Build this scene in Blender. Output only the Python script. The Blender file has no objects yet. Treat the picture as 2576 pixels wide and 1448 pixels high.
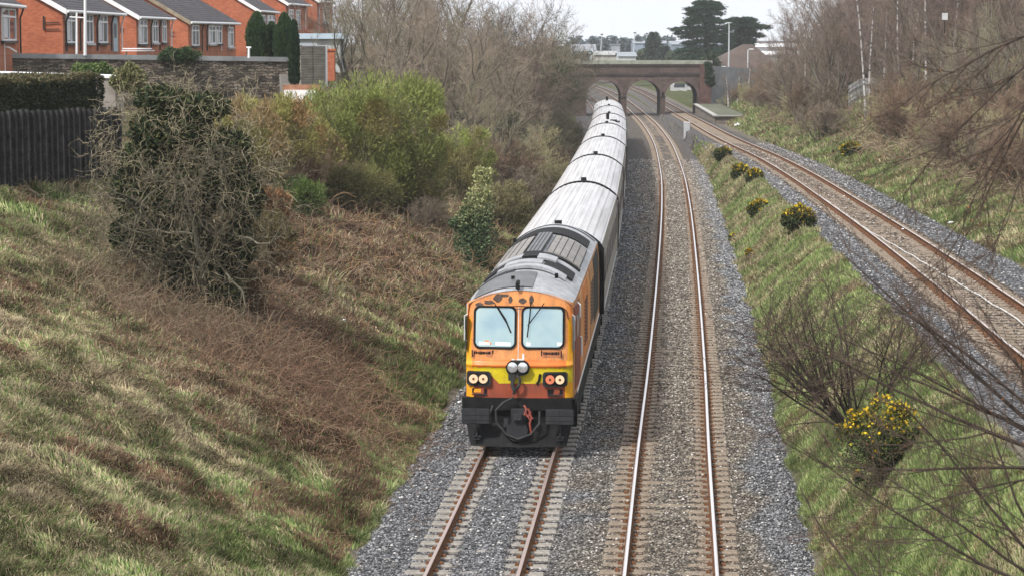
import bpy, math, random
import numpy as np
from mathutils import Vector, Matrix

# ------------------------------------------------------------------ camera, world, sun
SC = bpy.context.scene
COL = SC.collection
CAM_H = 9.5
FPX = 5700.0                      # focal length in pixels of a 2576 wide frame
PITCH = math.atan((724 - 110) / FPX)
cam_d = bpy.data.cameras.new('camera')
cam = bpy.data.objects.new('camera', cam_d)
COL.objects.link(cam)
cam.location = (0, 0, CAM_H)
cam.rotation_euler = (math.radians(90) - PITCH, 0, 0)
cam_d.sensor_width = 36.0
cam_d.lens = FPX / 2576 * 36.0
cam_d.clip_start = 0.5
cam_d.clip_end = 6000
cam_d.dof.use_dof = True
cam_d.dof.focus_distance = 62
cam_d.dof.aperture_fstop = 7.0
SC.camera = cam

W = bpy.data.worlds.new('World')
SC.world = W
W.use_nodes = True
SUN_EL, SUN_AZ = math.radians(46), math.radians(222)     # azimuth clockwise from +Y (north)
nt = W.node_tree
nt.nodes.clear()
wo = nt.nodes.new('ShaderNodeOutputWorld')
bg = nt.nodes.new('ShaderNodeBackground')
sky = nt.nodes.new('ShaderNodeTexSky')
sky.sky_type = 'NISHITA'
sky.sun_disc = False
sky.sun_elevation = SUN_EL
sky.sun_rotation = SUN_AZ
sky.dust_density = 3.0
sky.air_density = 1.2
hsv = nt.nodes.new('ShaderNodeHueSaturation')
hsv.inputs['Saturation'].default_value = 0.25
nt.links.new(sky.outputs[0], hsv.inputs['Color'])
# thin even overcast: the sky colour is drawn most of the way to a pale cloud layer
tc = nt.nodes.new('ShaderNodeTexCoord')
nz = nt.nodes.new('ShaderNodeTexNoise')
nz.inputs['Scale'].default_value = 2.2
nz.inputs['Detail'].default_value = 5
mp = nt.nodes.new('ShaderNodeMapping')
mp.inputs['Scale'].default_value = (1, 1, 3.5)
nt.links.new(tc.outputs['Generated'], mp.inputs[0])
nt.links.new(mp.outputs[0], nz.inputs['Vector'])
cr = nt.nodes.new('ShaderNodeValToRGB')
cr.color_ramp.elements[0].position = 0.3
cr.color_ramp.elements[0].color = (7.6, 8.0, 8.7, 1)
cr.color_ramp.elements[1].position = 0.7
cr.color_ramp.elements[1].color = (8.8, 8.95, 9.3, 1)
nt.links.new(nz.outputs[0], cr.inputs[0])
mx = nt.nodes.new('ShaderNodeMix')
mx.data_type = 'RGBA'
mx.inputs[0].default_value = 0.88
nt.links.new(hsv.outputs[0], mx.inputs[6])
nt.links.new(cr.outputs[0], mx.inputs[7])
nt.links.new(mx.outputs[2], bg.inputs[0])
bg.inputs[1].default_value = 0.128
nt.links.new(bg.outputs[0], wo.inputs[0])

sun_d = bpy.data.lights.new('sun', 'SUN')
sun_d.energy = 3.8
sun_d.angle = math.radians(5)
sun_d.color = (1.0, 0.95, 0.88)
sun = bpy.data.objects.new('sun', sun_d)
COL.objects.link(sun)
sd = Vector((math.sin(SUN_AZ) * math.cos(SUN_EL), math.cos(SUN_AZ) * math.cos(SUN_EL), math.sin(SUN_EL)))
sun.rotation_euler = sd.to_track_quat('Z', 'Y').to_euler()
sun.location = (-40, -30, 60)
SC.view_settings.view_transform = 'Standard'
SC.view_settings.look = 'None'
SC.view_settings.exposure = 0.12
SC.view_settings.gamma = 1.0
SC.cycles.max_bounces = 5
SC.cycles.diffuse_bounces = 2
SC.cycles.transparent_max_bounces = 6
SC.cycles.volume_bounces = 0
SC.cycles.use_denoising = True
SC.cycles.caustics_reflective = False
SC.cycles.caustics_refractive = False

# ------------------------------------------------------------------ geometry of the view
def ray(x, y):
    r = (( x - 1288) / FPX, 1.0, -(y - 724) / FPX)
    c, s = math.cos(PITCH), math.sin(PITCH)
    return np.array([r[0], r[1]*c + r[2]*s, -r[1]*s + r[2]*c])
def on_z(x, y, z):
    d = ray(x, y); t = (z - CAM_H) / d[2]
    return np.array([0, 0, CAM_H]) + d*t
def at(x, y, Y):
    d = ray(x, y); t = Y / d[1]
    return np.array([0, 0, CAM_H]) + d*t

# ------------------------------------------------------------------ track lines and terrain
def spl(pts):
    P = np.array(pts, float)
    x, y = P[:, 0], P[:, 1]
    m = np.gradient(y, x)
    def f(t):
        t = np.asarray(t, float)
        i = np.clip(np.searchsorted(x, t) - 1, 0, len(x) - 2)
        h = x[i+1] - x[i]; u = np.clip((t - x[i]) / h, -0.5, 1.5)
        return ((2*u**3 - 3*u**2 + 1)*y[i] + (u**3 - 2*u**2 + u)*h*m[i] + (-2*u**3 + 3*u**2)*y[i+1] + (u**3 - u**2)*h*m[i+1])
    return f
XM = spl([(5,.25),(22,1.5),(39.9,2.85),(52,3.75),(65,4.76),(80,5.88),(101.6,7.45),(136,9.85),(160,11.4),(186,12.87),(213.7,14.3),(245,15.57),(272,16.45),(299,17.12),(363,18.45),(430,19.2),(500,18.8),(600,15.5),(720,7)])
XL = spl([(5,-3.2),(22,-2.05),(39.9,-.74),(52,.12),(70,1.4),(92.5,2.9),(115.7,4.25),(140.5,5.65),(162.7,6.8),(187,8.0),(212.7,9.05),(240,10.05),(275,11.2),(306,12.05),(363,13.2),(430,13.4),(500,12.4),(600,8.5),(720,0)])
DR = spl([(5,8.7),(20,8.6),(60,8.45),(100,8.3),(115,8.05),(136,7.6),(160,6.9),(184,5.95),(212,5.2),(242,5.0),(283,5.15),(306,5.4),(335,5.7),(400,6.2),(500,7.5),(600,9.5),(720,12)])
def XR(Y): return XM(Y) + DR(Y)
ZR = spl([(5,3.3),(20,3.1),(60,2.58),(103,1.93),(140,1.65),(180,1.4),(240,.9),(306,.3),(350,.05),(400,0),(500,0),(600,0),(720,0)])

_T = np.random.RandomState(5).rand(256, 256)
def vn(x, y, s, seed=0):
    x = np.asarray(x, float)/s + seed*17.3; y = np.asarray(y, float)/s + seed*9.7
    i = np.floor(x).astype(int); j = np.floor(y).astype(int)
    u = x - i; v = y - j
    u = u*u*(3-2*u); v = v*v*(3-2*v)
    g = lambda a, b: _T[a % 256, b % 256]
    return (g(i,j)*(1-u)*(1-v) + g(i+1,j)*u*(1-v) + g(i,j+1)*(1-u)*v + g(i+1,j+1)*u*v)
def fbm(x, y, s, seed=0, o=3):
    r = 0; a = .5; t = 0
    for k in range(o):
        r = r + a*vn(x, y, s, seed+k*3); t += a; a *= .5; s = s*.47
    return r/t
def sst(a, b, x):
    t = np.clip((x-a)/(b-a), 0, 1); return t*t*(3-2*t)
def terrain(X, Y, rough=True):
    X = np.asarray(X, float); Y = np.asarray(Y, float)
    xl, xm, xr, zr = XL(Y), XM(Y), XR(Y), ZR(Y)
    u = xl - X
    toe = 2.35 + sst(60, 130, Y)*1.2
    a = np.maximum(u - toe, 0)
    zl = np.minimum(.42*a, 5.6 + .0*a) + np.clip(a - 13.3, 0, 40)*.035
    zl = zl - .22*sst(0, .5, a)*0
    # median between middle and right track
    m0 = xm + 2.6; m1 = xr - 2.5
    t = np.clip((X - m0)/np.maximum(m1 - m0, .1), 0, 1)
    zm = -.25 + (zr - .25 + .25)*sst(0, 1, t)*1.0 + .28*np.sin(np.pi*t)*(1 - .6*sst(150, 220, Y))
    b = np.maximum(X - xr - 3.2, 0)
    zrr = zr - .3 + np.minimum(.42*b, 6.2 + .08*b)*(1-.93*sst(316, 345, Y)) + .0*b
    z = np.where(u > toe, -.3 + zl, np.where(X < m0, -.3, np.where(X < m1, zm - .02, zrr)))
    if rough:
        g = np.where((u > toe+.1), np.clip((u-toe)/1.5, 0, 1), 0) + np.where((X > m0+.2) & (X < m1-.2), .55, 0) + np.where(X > xr+3.1, np.clip((X-xr-3.1)/1.5, 0, 1), 0)
        z = z + g*((fbm(X, Y, 1.3, 1)-.5)*.30 + (fbm(X, Y, .42, 7)-.5)*.20 + (fbm(X, Y, 5, 11)-.5)*.7)
    return z
def drop(x, y):
    d = ray(x, y); lo, hi = 12., 700.
    ts = np.linspace(lo, hi, 8000)/d[1]
    P = d[None]*ts[:, None] + np.array([0, 0, CAM_H])
    s = P[:, 2] - terrain(P[:, 0], P[:, 1], False)
    k = np.argmax(s < 0)
    if k == 0: k = len(ts)-1
    p = P[k].copy(); p[2] = float(terrain(p[0], p[1], False)); return p

# ------------------------------------------------------------------ object helpers
def tag(o, label, cat, group=None, kind=None):
    if kind: o['kind'] = kind
    if label: o['label'] = label
    if cat: o['category'] = cat
    if group: o['group'] = group
    return o
def thing(name, label, cat, loc=(0, 0, 0), rz=0, group=None, scale=1):
    o = bpy.data.objects.new(name, None); COL.objects.link(o)
    o.empty_display_size = .3
    o.location = loc; o.rotation_euler = (0, 0, rz); o.scale = (scale,)*3
    return tag(o, label, cat, group)
def obj(name, me, parent=None, mat=None):
    o = bpy.data.objects.new(name, me); COL.objects.link(o)
    if mat is not None:
        if len(me.materials) == 0:
            for m in (mat if isinstance(mat, (list, tuple)) else [mat]): me.materials.append(m)
    if parent is not None: o.parent = parent
    return o
def raw_mesh(name, V, Fs, col=None, mat_idx=None, smooth=False, fcol=None):
    """V (n,3); Fs list of int arrays (m,k)."""
    me = bpy.data.meshes.new(name)
    V = np.ascontiguousarray(V, np.float32)
    me.vertices.add(len(V)); me.vertices.foreach_set('co', V.ravel())
    Fs = [np.asarray(F, np.int32) for F in Fs if len(F)]
    loops = np.concatenate([F.ravel() for F in Fs])
    st = []; o = 0
    for F in Fs:
        st.append(o + np.arange(len(F))*F.shape[1]); o += F.size
    st = np.concatenate(st).astype(np.int32)
    me.loops.add(len(loops)); me.loops.foreach_set('vertex_index', loops)
    me.polygons.add(len(st)); me.polygons.foreach_set('loop_start', st)
    if mat_idx is not None: me.polygons.foreach_set('material_index', np.asarray(mat_idx, np.int32))
    if smooth: me.polygons.foreach_set('use_smooth', np.ones(len(st), bool))
    me.update(calc_edges=True)
    if col is not None:
        c = np.ones((len(V), 4), np.float32); c[:, :3] = col
        at_ = me.color_attributes.new('Col', 'FLOAT_COLOR', 'POINT')
        at_.data.foreach_set('color', c.ravel())
    return me
class MB:
    def __init__(s): s.v = []; s.f = []; s.m = []; s.n = 0
    def add(s, vs, fs, mi=0):
        b = s.n
        s.v += [tuple(map(float, v)) for v in vs]; s.n += len(vs)
        s.f += [tuple(b+i for i in f) for f in fs]; s.m += [mi]*len(fs)
    def box(s, c, d, mi=0, rz=0, ry=0, rx=0):
        x, y, z = d[0]/2, d[1]/2, d[2]/2
        vs = [(-x,-y,-z),(x,-y,-z),(x,y,-z),(-x,y,-z),(-x,-y,z),(x,-y,z),(x,y,z),(-x,y,z)]
        if rz or ry or rx:
            M = Matrix.Rotation(rz, 3, 'Z') @ Matrix.Rotation(ry, 3, 'Y') @ Matrix.Rotation(rx, 3, 'X')
            vs = [tuple(M @ Vector(v)) for v in vs]
        s.add([(v[0]+c[0], v[1]+c[1], v[2]+c[2]) for v in vs],
              [(0,3,2,1),(4,5,6,7),(0,1,5,4),(1,2,6,5),(2,3,7,6),(3,0,4,7)], mi); return s
    def tube(s, pts, r, n=8, mi=0, cap=True):
        pts = [Vector(p) for p in pts]; rs = r if isinstance(r, (list, tuple)) else [r]*len(pts)
        rings = []; up = None
        for i, p in enumerate(pts):
            d = (pts[min(i+1, len(pts)-1)] - pts[max(i-1, 0)]).normalized()
            a = d.orthogonal().normalized() if up is None else (up - d*up.dot(d)).normalized()
            up = a; b = d.cross(a)
            rings.append([p + (a*math.cos(2*math.pi*k/n) + b*math.sin(2*math.pi*k/n))*rs[i] for k in range(n)])
        vs = [v for R in rings for v in R]; fs = []
        for i in range(len(rings)-1):
            for k in range(n):
                k2 = (k+1) % n
                fs.append((i*n+k, i*n+k2, (i+1)*n+k2, (i+1)*n+k))
        if cap: fs += [tuple(range(n))[::-1], tuple((len(rings)-1)*n+k for k in range(n))]
        s.add(vs, fs, mi); return s
    def cyl(s, c, r, h, axis='z', n=16, mi=0):
        d = {'x': (h/2,0,0), 'y': (0,h/2,0), 'z': (0,0,h/2)}[axis]
        return s.tube([(c[0]-d[0],c[1]-d[1],c[2]-d[2]), (c[0]+d[0],c[1]+d[1],c[2]+d[2])], r, n, mi)
    def prism(s, poly, a, b, mi=0, axis='y'):
        """poly: list of 2D points; extruded along axis between a and b."""
        def P(p, t):
            return {'y': (p[0], t, p[1]), 'x': (t, p[0], p[1]), 'z': (p[0], p[1], t)}[axis]
        n = len(poly)
        vs = [P(p, a) for p in poly] + [P(p, b) for p in poly]
        fs = [tuple(range(n)), tuple(range(2*n-1, n-1, -1))] + [(i, (i+1) % n + 0, (i+1) % n + n, i+n) for i in range(n)]
        s.add(vs, fs, mi); return s
    def mesh(s, name, smooth=False, bevel=0):
        me = bpy.data.meshes.new(name); me.from_pydata(s.v, [], s.f)
        if any(s.m): me.polygons.foreach_set('material_index', s.m)
        import bmesh
        bm = bmesh.new(); bm.from_mesh(me)
        bmesh.ops.recalc_face_normals(bm, faces=bm.faces)
        if bevel:
            bmesh.ops.bevel(bm, geom=[e for e in bm.edges], offset=bevel, segments=2, affect='EDGES', clamp_overlap=True)
        bm.to_mesh(me); bm.free()
        if smooth:
            me.polygons.foreach_set('use_smooth', [True]*len(me.polygons))
            try: me.set_sharp_from_angle(angle=math.radians(38))
            except Exception: pass
        me.update(); return me
    def build(s, name, mat, parent=None, smooth=False, bevel=0):
        return obj(name, s.mesh(name, smooth, bevel), parent, mat)

# ------------------------------------------------------------------ materials
def lin(r, g, b):
    f = lambda c: (c/255/12.92 if c/255 <= .04045 else ((c/255+.055)/1.055)**2.4)
    return (f(r), f(g), f(b), 1)
class Mat:
    def __init__(s, name, rough=.8, spec=.3, metal=0):
        s.m = bpy.data.materials.new(name); s.m.use_nodes = True
        s.t = s.m.node_tree; s.p = s.t.nodes['Principled BSDF']
        s.p.inputs['Roughness'].default_value = rough
        s.p.inputs['Specular IOR Level'].default_value = spec
        s.p.inputs['Metallic'].default_value = metal
    def n(s, t, **k):
        x = s.t.nodes.new(t)
        for a, b in k.items(): setattr(x, a, b)
        return x
    def l(s, a, b): s.t.links.new(a, b)
    def coord(s, which='Object', scale=(1,1,1)):
        if not hasattr(s, 'tc'): s.tc = s.n('ShaderNodeTexCoord')
        m = s.n('ShaderNodeMapping'); m.inputs['Scale'].default_value = scale
        s.l(s.tc.outputs[which], m.inputs[0]); return m.outputs[0]
    def noise(s, scale, detail=4, vec=None, rough=.55):
        x = s.n('ShaderNodeTexNoise'); x.inputs['Scale'].default_value = scale
        x.inputs['Detail'].default_value = detail; x.inputs['Roughness'].default_value = rough
        s.l(vec if vec is not None else s.coord(), x.inputs['Vector']); return x.outputs[0]
    def ramp(s, fac, stops):
        r = s.n('ShaderNodeValToRGB'); e = r.color_ramp.elements
        while len(e) < len(stops): e.new(.5)
        for k, (p, c) in enumerate(stops):
            e[k].position = p; e[k].color = c if len(c) == 4 else (*c, 1)
        s.l(fac, r.inputs[0]); return r.outputs[0]
    def mix(s, f, a, b, mode='MIX'):
        x = s.n('ShaderNodeMix', data_type='RGBA', blend_type=mode)
        for sock, v in ((x.inputs[0], f), (x.inputs[6], a), (x.inputs[7], b)):
            if hasattr(v, 'links') or isinstance(v, bpy.types.NodeSocket): s.l(v, sock)
            elif isinstance(v, (int, float)): sock.default_value = v
            else: sock.default_value = v if len(v) == 4 else (*v, 1)
        return x.outputs[2]
    def math(s, op, a, b=None):
        x = s.n('ShaderNodeMath', operation=op)
        for i, v in enumerate((a, b)):
            if v is None: continue
            if isinstance(v, (int, float)): x.inputs[i].default_value = v
            else: s.l(v, x.inputs[i])
        return x.outputs[0]
    def base(s, v):
        if isinstance(v, bpy.types.NodeSocket): s.l(v, s.p.inputs['Base Color'])
        else: s.p.inputs['Base Color'].default_value = v if len(v) == 4 else (*v, 1)
        return s
    def bump(s, h, strength=.4, dist=.02):
        b = s.n('ShaderNodeBump'); b.inputs['Strength'].default_value = strength; b.inputs['Distance'].default_value = dist
        s.l(h, b.inputs['Height']); s.l(b.outputs[0], s.p.inputs['Normal']); return s
def mottle(name, c1, c2, scale=3, rough=.8, spec=.3, metal=0, bump=.0, c3=None, detail=5):
    m = Mat(name, rough, spec, metal)
    nn = m.noise(scale, detail)
    st = [(.3, c1), (.7, c2)] if c3 is None else [(.28, c1), (.52, c2), (.75, c3)]
    m.base(m.ramp(nn, st))
    if bump: m.bump(m.noise(scale*4, 4), bump, .01)
    return m.m
def attr_mat(name, rough=.8, spec=.15, trans=0.0, var=.0, varscale=2.0):
    m = Mat(name, rough, spec)
    a = m.n('ShaderNodeVertexColor', layer_name='Col')
    c = a.outputs[0]
    if var:
        oi = m.n('ShaderNodeObjectInfo')
        f = m.math('MULTIPLY_ADD', oi.outputs['Random'], var)
        f.node.inputs[2].default_value = 1 - var/2
        vm = m.n('ShaderNodeVectorMath', operation='SCALE')
        m.l(c, vm.inputs[0]); m.l(f, vm.inputs['Scale'])
        c = vm.outputs[0]
    m.l(c, m.p.inputs['Base Color'])
    if trans:
        tr = m.n('ShaderNodeBsdfTranslucent'); m.l(c, tr.inputs[0])
        mx = m.n('ShaderNodeMixShader'); mx.inputs[0].default_value = trans
        out = m.t.nodes['Material Output']
        m.l(m.p.outputs[0], mx.inputs[1]); m.l(tr.outputs[0], mx.inputs[2]); m.l(mx.outputs[0], out.inputs[0])
    return m.m
MT = {}
MT['veg'] = attr_mat('leaf_blades', .85, .12, .14)
MT['wood'] = attr_mat('bark_twigs', .9, .1)
MT['black'] = mottle('sooty_black_paint', (.005,.0055,.007), (.016,.0155,.016), 4, .75, .2)
MT['dkgrey'] = mottle('dark_grey_paint', (.02,.021,.024), (.038,.039,.043), 5, .7, .25)
MT['white'] = mottle('white_upvc', (.74,.75,.77), (.82,.83,.84), 2, .45, .4)
MT['glass_dark'] = mottle('window_glass', (.02,.025,.03), (.08,.09,.1), .8, .08, .5)
MT['steel'] = mottle('galvanised_steel', (.42,.44,.46), (.55,.57,.6), 6, .5, .5, .3)
# ================================================================== SETTING
rng = np.random.RandomState(11)
def greenness(X, Y):
    """0 = dead straw / bracken, 1 = fresh grass"""
    u = XL(Y) - X
    n = fbm(X+.8*Y, Y, 2.6, 21, 3)*.6 + fbm(X, Y, .8, 31, 2)*.4
    g = sst(.47, .57, n + .06)*.95
    left = u > 2
    # greener strip low on the bank beside the ballast, and up by the fence
    g = np.where(left, g*.46 + .55*np.exp(-((u-3.4)/2.2)**2) + .65*np.exp(-((u-14.6)/1.0)**2)*(Y < 90), np.minimum(g*.62 + .28, 1))
    return np.clip(g, 0, 1)
STRAW = np.array([[.38,.32,.21],[.29,.235,.15],[.19,.15,.095],[.33,.29,.175]])
GREEN = np.array([[.13,.19,.055],[.20,.235,.09],[.095,.135,.05],[.29,.31,.15]])
def bracken(X, Y):
    """brown bramble / bracken areas"""
    u = XL(Y) - X
    b = np.exp(-(((X+6.2)/2.9)**2 + ((Y-58)/6.5)**2)) *1.3
    b = b + np.exp(-(((u-8.2)/3.0)**2 + ((Y-86)/13)**2))*1.2
    b = b + .85*sst(.56, .66, fbm(X, Y, 1.9, 101, 3))*(u > 2.6)
    b = b + .5*sst(.58, .66, fbm(X, Y, 1.6, 111, 3))*(u < 0)
    return np.clip(b, 0, 1)
def ground_col(X, Y):
    g = greenness(X, Y)[..., None]
    c = STRAW[2]*.5*(1-g) + GREEN[2]*.75*g  # soil and thatch colour, darkened to stand for shade between grass tufts
    b = bracken(X, Y)[..., None]
    c = c*(1-b*.8) + np.array([.12,.075,.05])*b*.8
    xl, xm, xr = XL(Y), XM(Y), XR(Y)
    form = ((X > xl-2.5) & (X < xm+2.7)) | ((X > xr-2.9) & (X < xr+3.2))
    c = np.where(form[..., None], np.array([.17,.155,.14]), c)
    return c
def growrows(a, b, s0, k):
    r = [a]
    while r[-1] < b: r.append(r[-1] + max(s0, s0 + (r[-1]-40)*k))
    return np.array(r)
rows = growrows(6, 760, .28, .006)
cols = np.concatenate([-np.geomspace(28, 420, 26)[::-1], np.arange(-27.7, 34, .3), np.geomspace(34.2, 460, 26)])
YY, CC = np.meshgrid(rows, cols, indexing='ij')
XX = XL(YY) + CC
# far past the bridge the sheet opens out evenly
ZZ = terrain(XX, YY)
V = np.stack([XX, YY, ZZ], -1).reshape(-1, 3)
nr, nc = XX.shape
idx = np.arange(nr*nc).reshape(nr, nc)
def gridq(idx): return np.stack([idx[:-1,:-1], idx[:-1,1:], idx[1:,1:], idx[1:,:-1]], -1).reshape(-1, 4)
gm = Mat('bank_soil_and_thatch', .95, .1)
a = gm.n('ShaderNodeVertexColor', layer_name='Col').outputs[0]
n1 = gm.noise(3.0, 6); n2 = gm.noise(.35, 3)
gm.base(gm.mix(1.0, gm.mix(.8, a, gm.ramp(n1, [(.3, (.45,.45,.4)), (.7, (1.35,1.3,1.2))]), 'MULTIPLY'), gm.ramp(n2, [(.35, (.8,.85,.8)), (.7, (1.15,1.1,1.0))]), 'MULTIPLY'))
gm.bump(gm.noise(7, 6), .9, .12)
ground = obj('ground', raw_mesh('ground', V, [gridq(idx)], ground_col(XX, YY).reshape(-1, 3), smooth=True), None, gm.m)
tag(ground, None, None, None, 'structure')
# wide land beyond
far = MB()
far.add([(-2500, 700, -.6), (2500, 700, -.6), (2500, 3200, 6), (-2500, 3200, 6)], [(0,1,2,3)])
fo = far.build('terrain', mottle('distant_fields', (.06,.085,.04), (.13,.13,.075), .01, .95, .1), None)
tag(fo, None, None, None, 'structure')

# ---- ballast bed
def ballast_z(X, Y):
    xl, xm, xr, zr = XL(Y), XM(Y), XR(Y), ZR(Y)
    z = np.where(X < (xm+xr)/2, 0, zr) - .2
    for c, amt in ((xl, .040), (xm, .026), (xr, .005)):
        d = np.abs(X - c)
        z = z - .012*(d < 1.5)*(d > .5) + amt*(d < .5) + .028*np.exp(-((d-1.62)/.22)**2) * 0
    mid = (xl + xm)/2
    z = z + .02*np.exp(-((X-mid)/.35)**2)
    z = z + (vn(X, Y, .16, 3)-.5)*.035 + (vn(X, Y, .5, 5)-.5)*.035
    return z
bm_ = Mat('ballast_stone', .92, .2)
ca = bm_.n('ShaderNodeVertexColor', layer_name='Col').outputs[0]
vo = bm_.n('ShaderNodeTexVoronoi'); vo.inputs['Scale'].default_value = 17; bm_.l(bm_.coord(), vo.inputs['Vector'])
sep = bm_.n('ShaderNodeSeparateColor'); bm_.l(vo.outputs['Color'], sep.inputs[0])
cellc = bm_.ramp(sep.outputs[0], [(0, (.2,.2,.22)), (.45, (.7,.7,.72)), (.8, (1.3,1.27,1.25)), (1, (2.6,2.5,2.4))])
edge = bm_.ramp(vo.outputs['Distance'], [(.25, (1.15,1.15,1.15)), (.62, (.45,.45,.45))])  # cell borders darkened in the colour, standing for shade between stones
bm_.base(bm_.mix(1, bm_.mix(1, ca, cellc, 'MULTIPLY'), edge, 'MULTIPLY'))
inv = bm_.math('SUBTRACT', 1, vo.outputs['Distance'])
bm_.bump(inv, 1.0, .06)
def rust_near(X, Y, c, w=.28):
    d = np.abs(np.abs(X-c) - .84)
    return np.exp(-(d/w)**2)
def ballast_col(X, Y):
    xl, xm, xr = XL(Y), XM(Y), XR(Y)
    blue = np.array([.156,.158,.166]); beige = np.array([.175,.155,.13]); brown = np.array([.16,.13,.105])
    rust = np.array([.16,.085,.045])
    t = sst(-1.0, .9, X - (xl+xm)/2 + (vn(X, Y, 1.1, 9)-.5)*1.6)[..., None]
    tb = sst(1.6, 2.1, X - xm + (vn(X, Y, 1.3, 19)-.5)*.8)[..., None]
    c = blue*(1-t) + beige*t
    c = c*(1-tb) + blue*1.08*tb
    isr = (X > (xm+xr)/2)[..., None]
    c = np.where(isr, brown, c)
    dr = np.abs(X-xr)[..., None]
    c = np.where(isr & (dr > 1.5), blue*1.05, c)
    for cc, k in ((xl, .35), (xm, .8), (xr, .85)):
        r = (rust_near(X, Y, cc)*k*(.6+.6*vn(X, Y, .7, 41)))[..., None]
        c = c*(1-r) + rust*r
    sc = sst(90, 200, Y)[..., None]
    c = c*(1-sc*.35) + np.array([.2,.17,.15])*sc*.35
    return c
brow = growrows(24, 620, .25, .006)
def ballast_strip(name, lo, hi):
    t = np.linspace(0, 1, 90)
    Yb = np.repeat(brow[:, None], 90, 1)
    A, B = lo(Yb), hi(Yb)
    A = A + (vn(A*0+3, Yb, 2.2, 51)-.5)*.35; B = B + (vn(A*0+9, Yb, 2.4, 52)-.5)*.4
    Xb = A + (B-A)*t
    e = np.minimum(t, 1-t)*(B-A)
    Zb = ballast_z(Xb, Yb) - .09*(1-sst(0, .55, e))
    idx = np.arange(Xb.size).reshape(Xb.shape)
    o = obj(name, raw_mesh(name, np.stack([Xb, Yb, Zb], -1).reshape(-1, 3), [gridq(idx)], ballast_col(Xb, Yb).reshape(-1, 3), smooth=True), None, bm_.m)
    tag(o, None, None, None, 'structure')
ballast_strip('ballast_bed', lambda Y: XL(Y)-2.6-sst(60,130,Y)*.9-sst(316,340,Y)*6, lambda Y: XM(Y)+3.0+sst(150,220,Y)*.9*(1-sst(290,305,Y)))
ballast_strip('ballast_bed', lambda Y: XR(Y)-2.6+sst(150,200,Y)*.5-sst(310,330,Y)*1.2, lambda Y: XR(Y)+3.15-sst(60,200,Y)*.9)

# loose stones on top
def stones(n, ylo, yhi, strip, seed, size=(.014,.037)):
    r = np.random.RandomState(seed)
    Y = ylo + (yhi-ylo)*r.rand(n)**1.5
    t = r.rand(n)
    lo, hi = strip(Y)
    X = lo + (hi-lo)*t
    z = ballast_z(X, Y)
    e = np.minimum(t, 1-t)*(hi-lo)
    z = z - .09*(1-sst(0, .55, e))
    s = size[0] + (size[1]-size[0])*r.rand(n)**1.3
    s = s*(1+ (Y-40)/90)
    o = np.array([[1,0,0],[0,1,0],[-1,0,0],[0,-1,0],[0,0,.8],[0,0,-.8]])
    ang = r.rand(n)*6.28; ca_, sa = np.cos(ang), np.sin(ang)
    P = o[None]*(.65+.7*r.rand(n, 6, 1)) + (r.rand(n, 6, 3)-.5)*.5
    x = P[..., 0]*ca_[:, None] - P[..., 1]*sa[:, None]; y = P[..., 0]*sa[:, None] + P[..., 1]*ca_[:, None]
    Vs = np.stack([x*s[:, None]*1.15 + X[:, None], y*s[:, None] + Y[:, None], P[..., 2]*s[:, None]*.75 + (z + s*.25)[:, None]], -1).reshape(-1, 3)
    f = np.array([[0,1,4],[1,2,4],[2,3,4],[3,0,4],[1,0,5],[2,1,5],[3,2,5],[0,3,5]])
    F = (f[None] + (np.arange(n)*6)[:, None, None]).reshape(-1, 3)
    c = ballast_col(X, Y)*(.42 + 1.75*r.rand(n)**1.9)[:, None]
    c[r.rand(n) < .03] = [.6,.58,.55]
    return Vs, F, np.repeat(c, 6, 0)
A1 = stones(330000, 34, 190, lambda Y: (XL(Y)-2.65, XM(Y)+3.05), 1)
A2 = stones(52000, 48, 190, lambda Y: (XR(Y)-2.7, XR(Y)+3.1), 2)
sm = attr_mat('loose_stone', .9, .25)
o = obj('gravel', raw_mesh('gravel', np.concatenate([A1[0], A2[0]]), [np.concatenate([A1[1], A2[1]+len(A1[0])])], np.concatenate([A1[2], A2[2]])), None, sm)
tag(o, 'grey crushed stone ballast lying around all the tracks', 'gravel', None, 'stuff')

# ---- tracks
conc = Mat('weathered_concrete', .9, .2)
nn = conc.noise(9, 5)
conc.base(conc.ramp(nn, [(.3, (.18,.165,.145)), (.7, (.36,.335,.30))])); conc.bump(conc.noise(40, 3), .4, .006)
conc2 = Mat('browned_concrete', .9, .2)
conc2.base(conc2.ramp(conc2.noise(9, 5), [(.3, (.15,.115,.085)), (.7, (.31,.255,.20))])); conc2.bump(conc2.noise(40, 3), .4, .006)
rustm = mottle('rail_rust', (.07,.035,.02), (.19,.085,.04), 6, .9, .15, bump=.3)
railtop = {}
def rt(name, c, rough, metal):
    m = Mat(name, rough, .5, metal); m.base(m.ramp(m.noise(.9, 4, m.coord('Object', (3,.25,1))), [(.3, c), (.7, tuple(min(1, k*1.12) for k in c))])); return m.m
railtop['left'] = rt('dull_running_surface', (.46,.36,.33), .42, .6)
railtop['mid'] = rt('polished_running_surface', (.78,.75,.75), .33, .8)
railtop['right'] = rt('half_polished_running_surface', (.66,.58,.54), .36, .75)
def frame_at(cf, Y, e=.5):
    t = np.array([float(cf(Y+e)-cf(Y-e)), 2*e]); t /= np.linalg.norm(t); return t
RAILP = [(-.034,-.004),(-.028,0),(.028,0),(.034,-.004),(.034,-.04),(.011,-.055),(.011,-.125),(.07,-.145),(.07,-.158),(-.07,-.158),(-.07,-.145),(-.011,-.125),(-.011,-.055),(-.034,-.04)]
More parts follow.
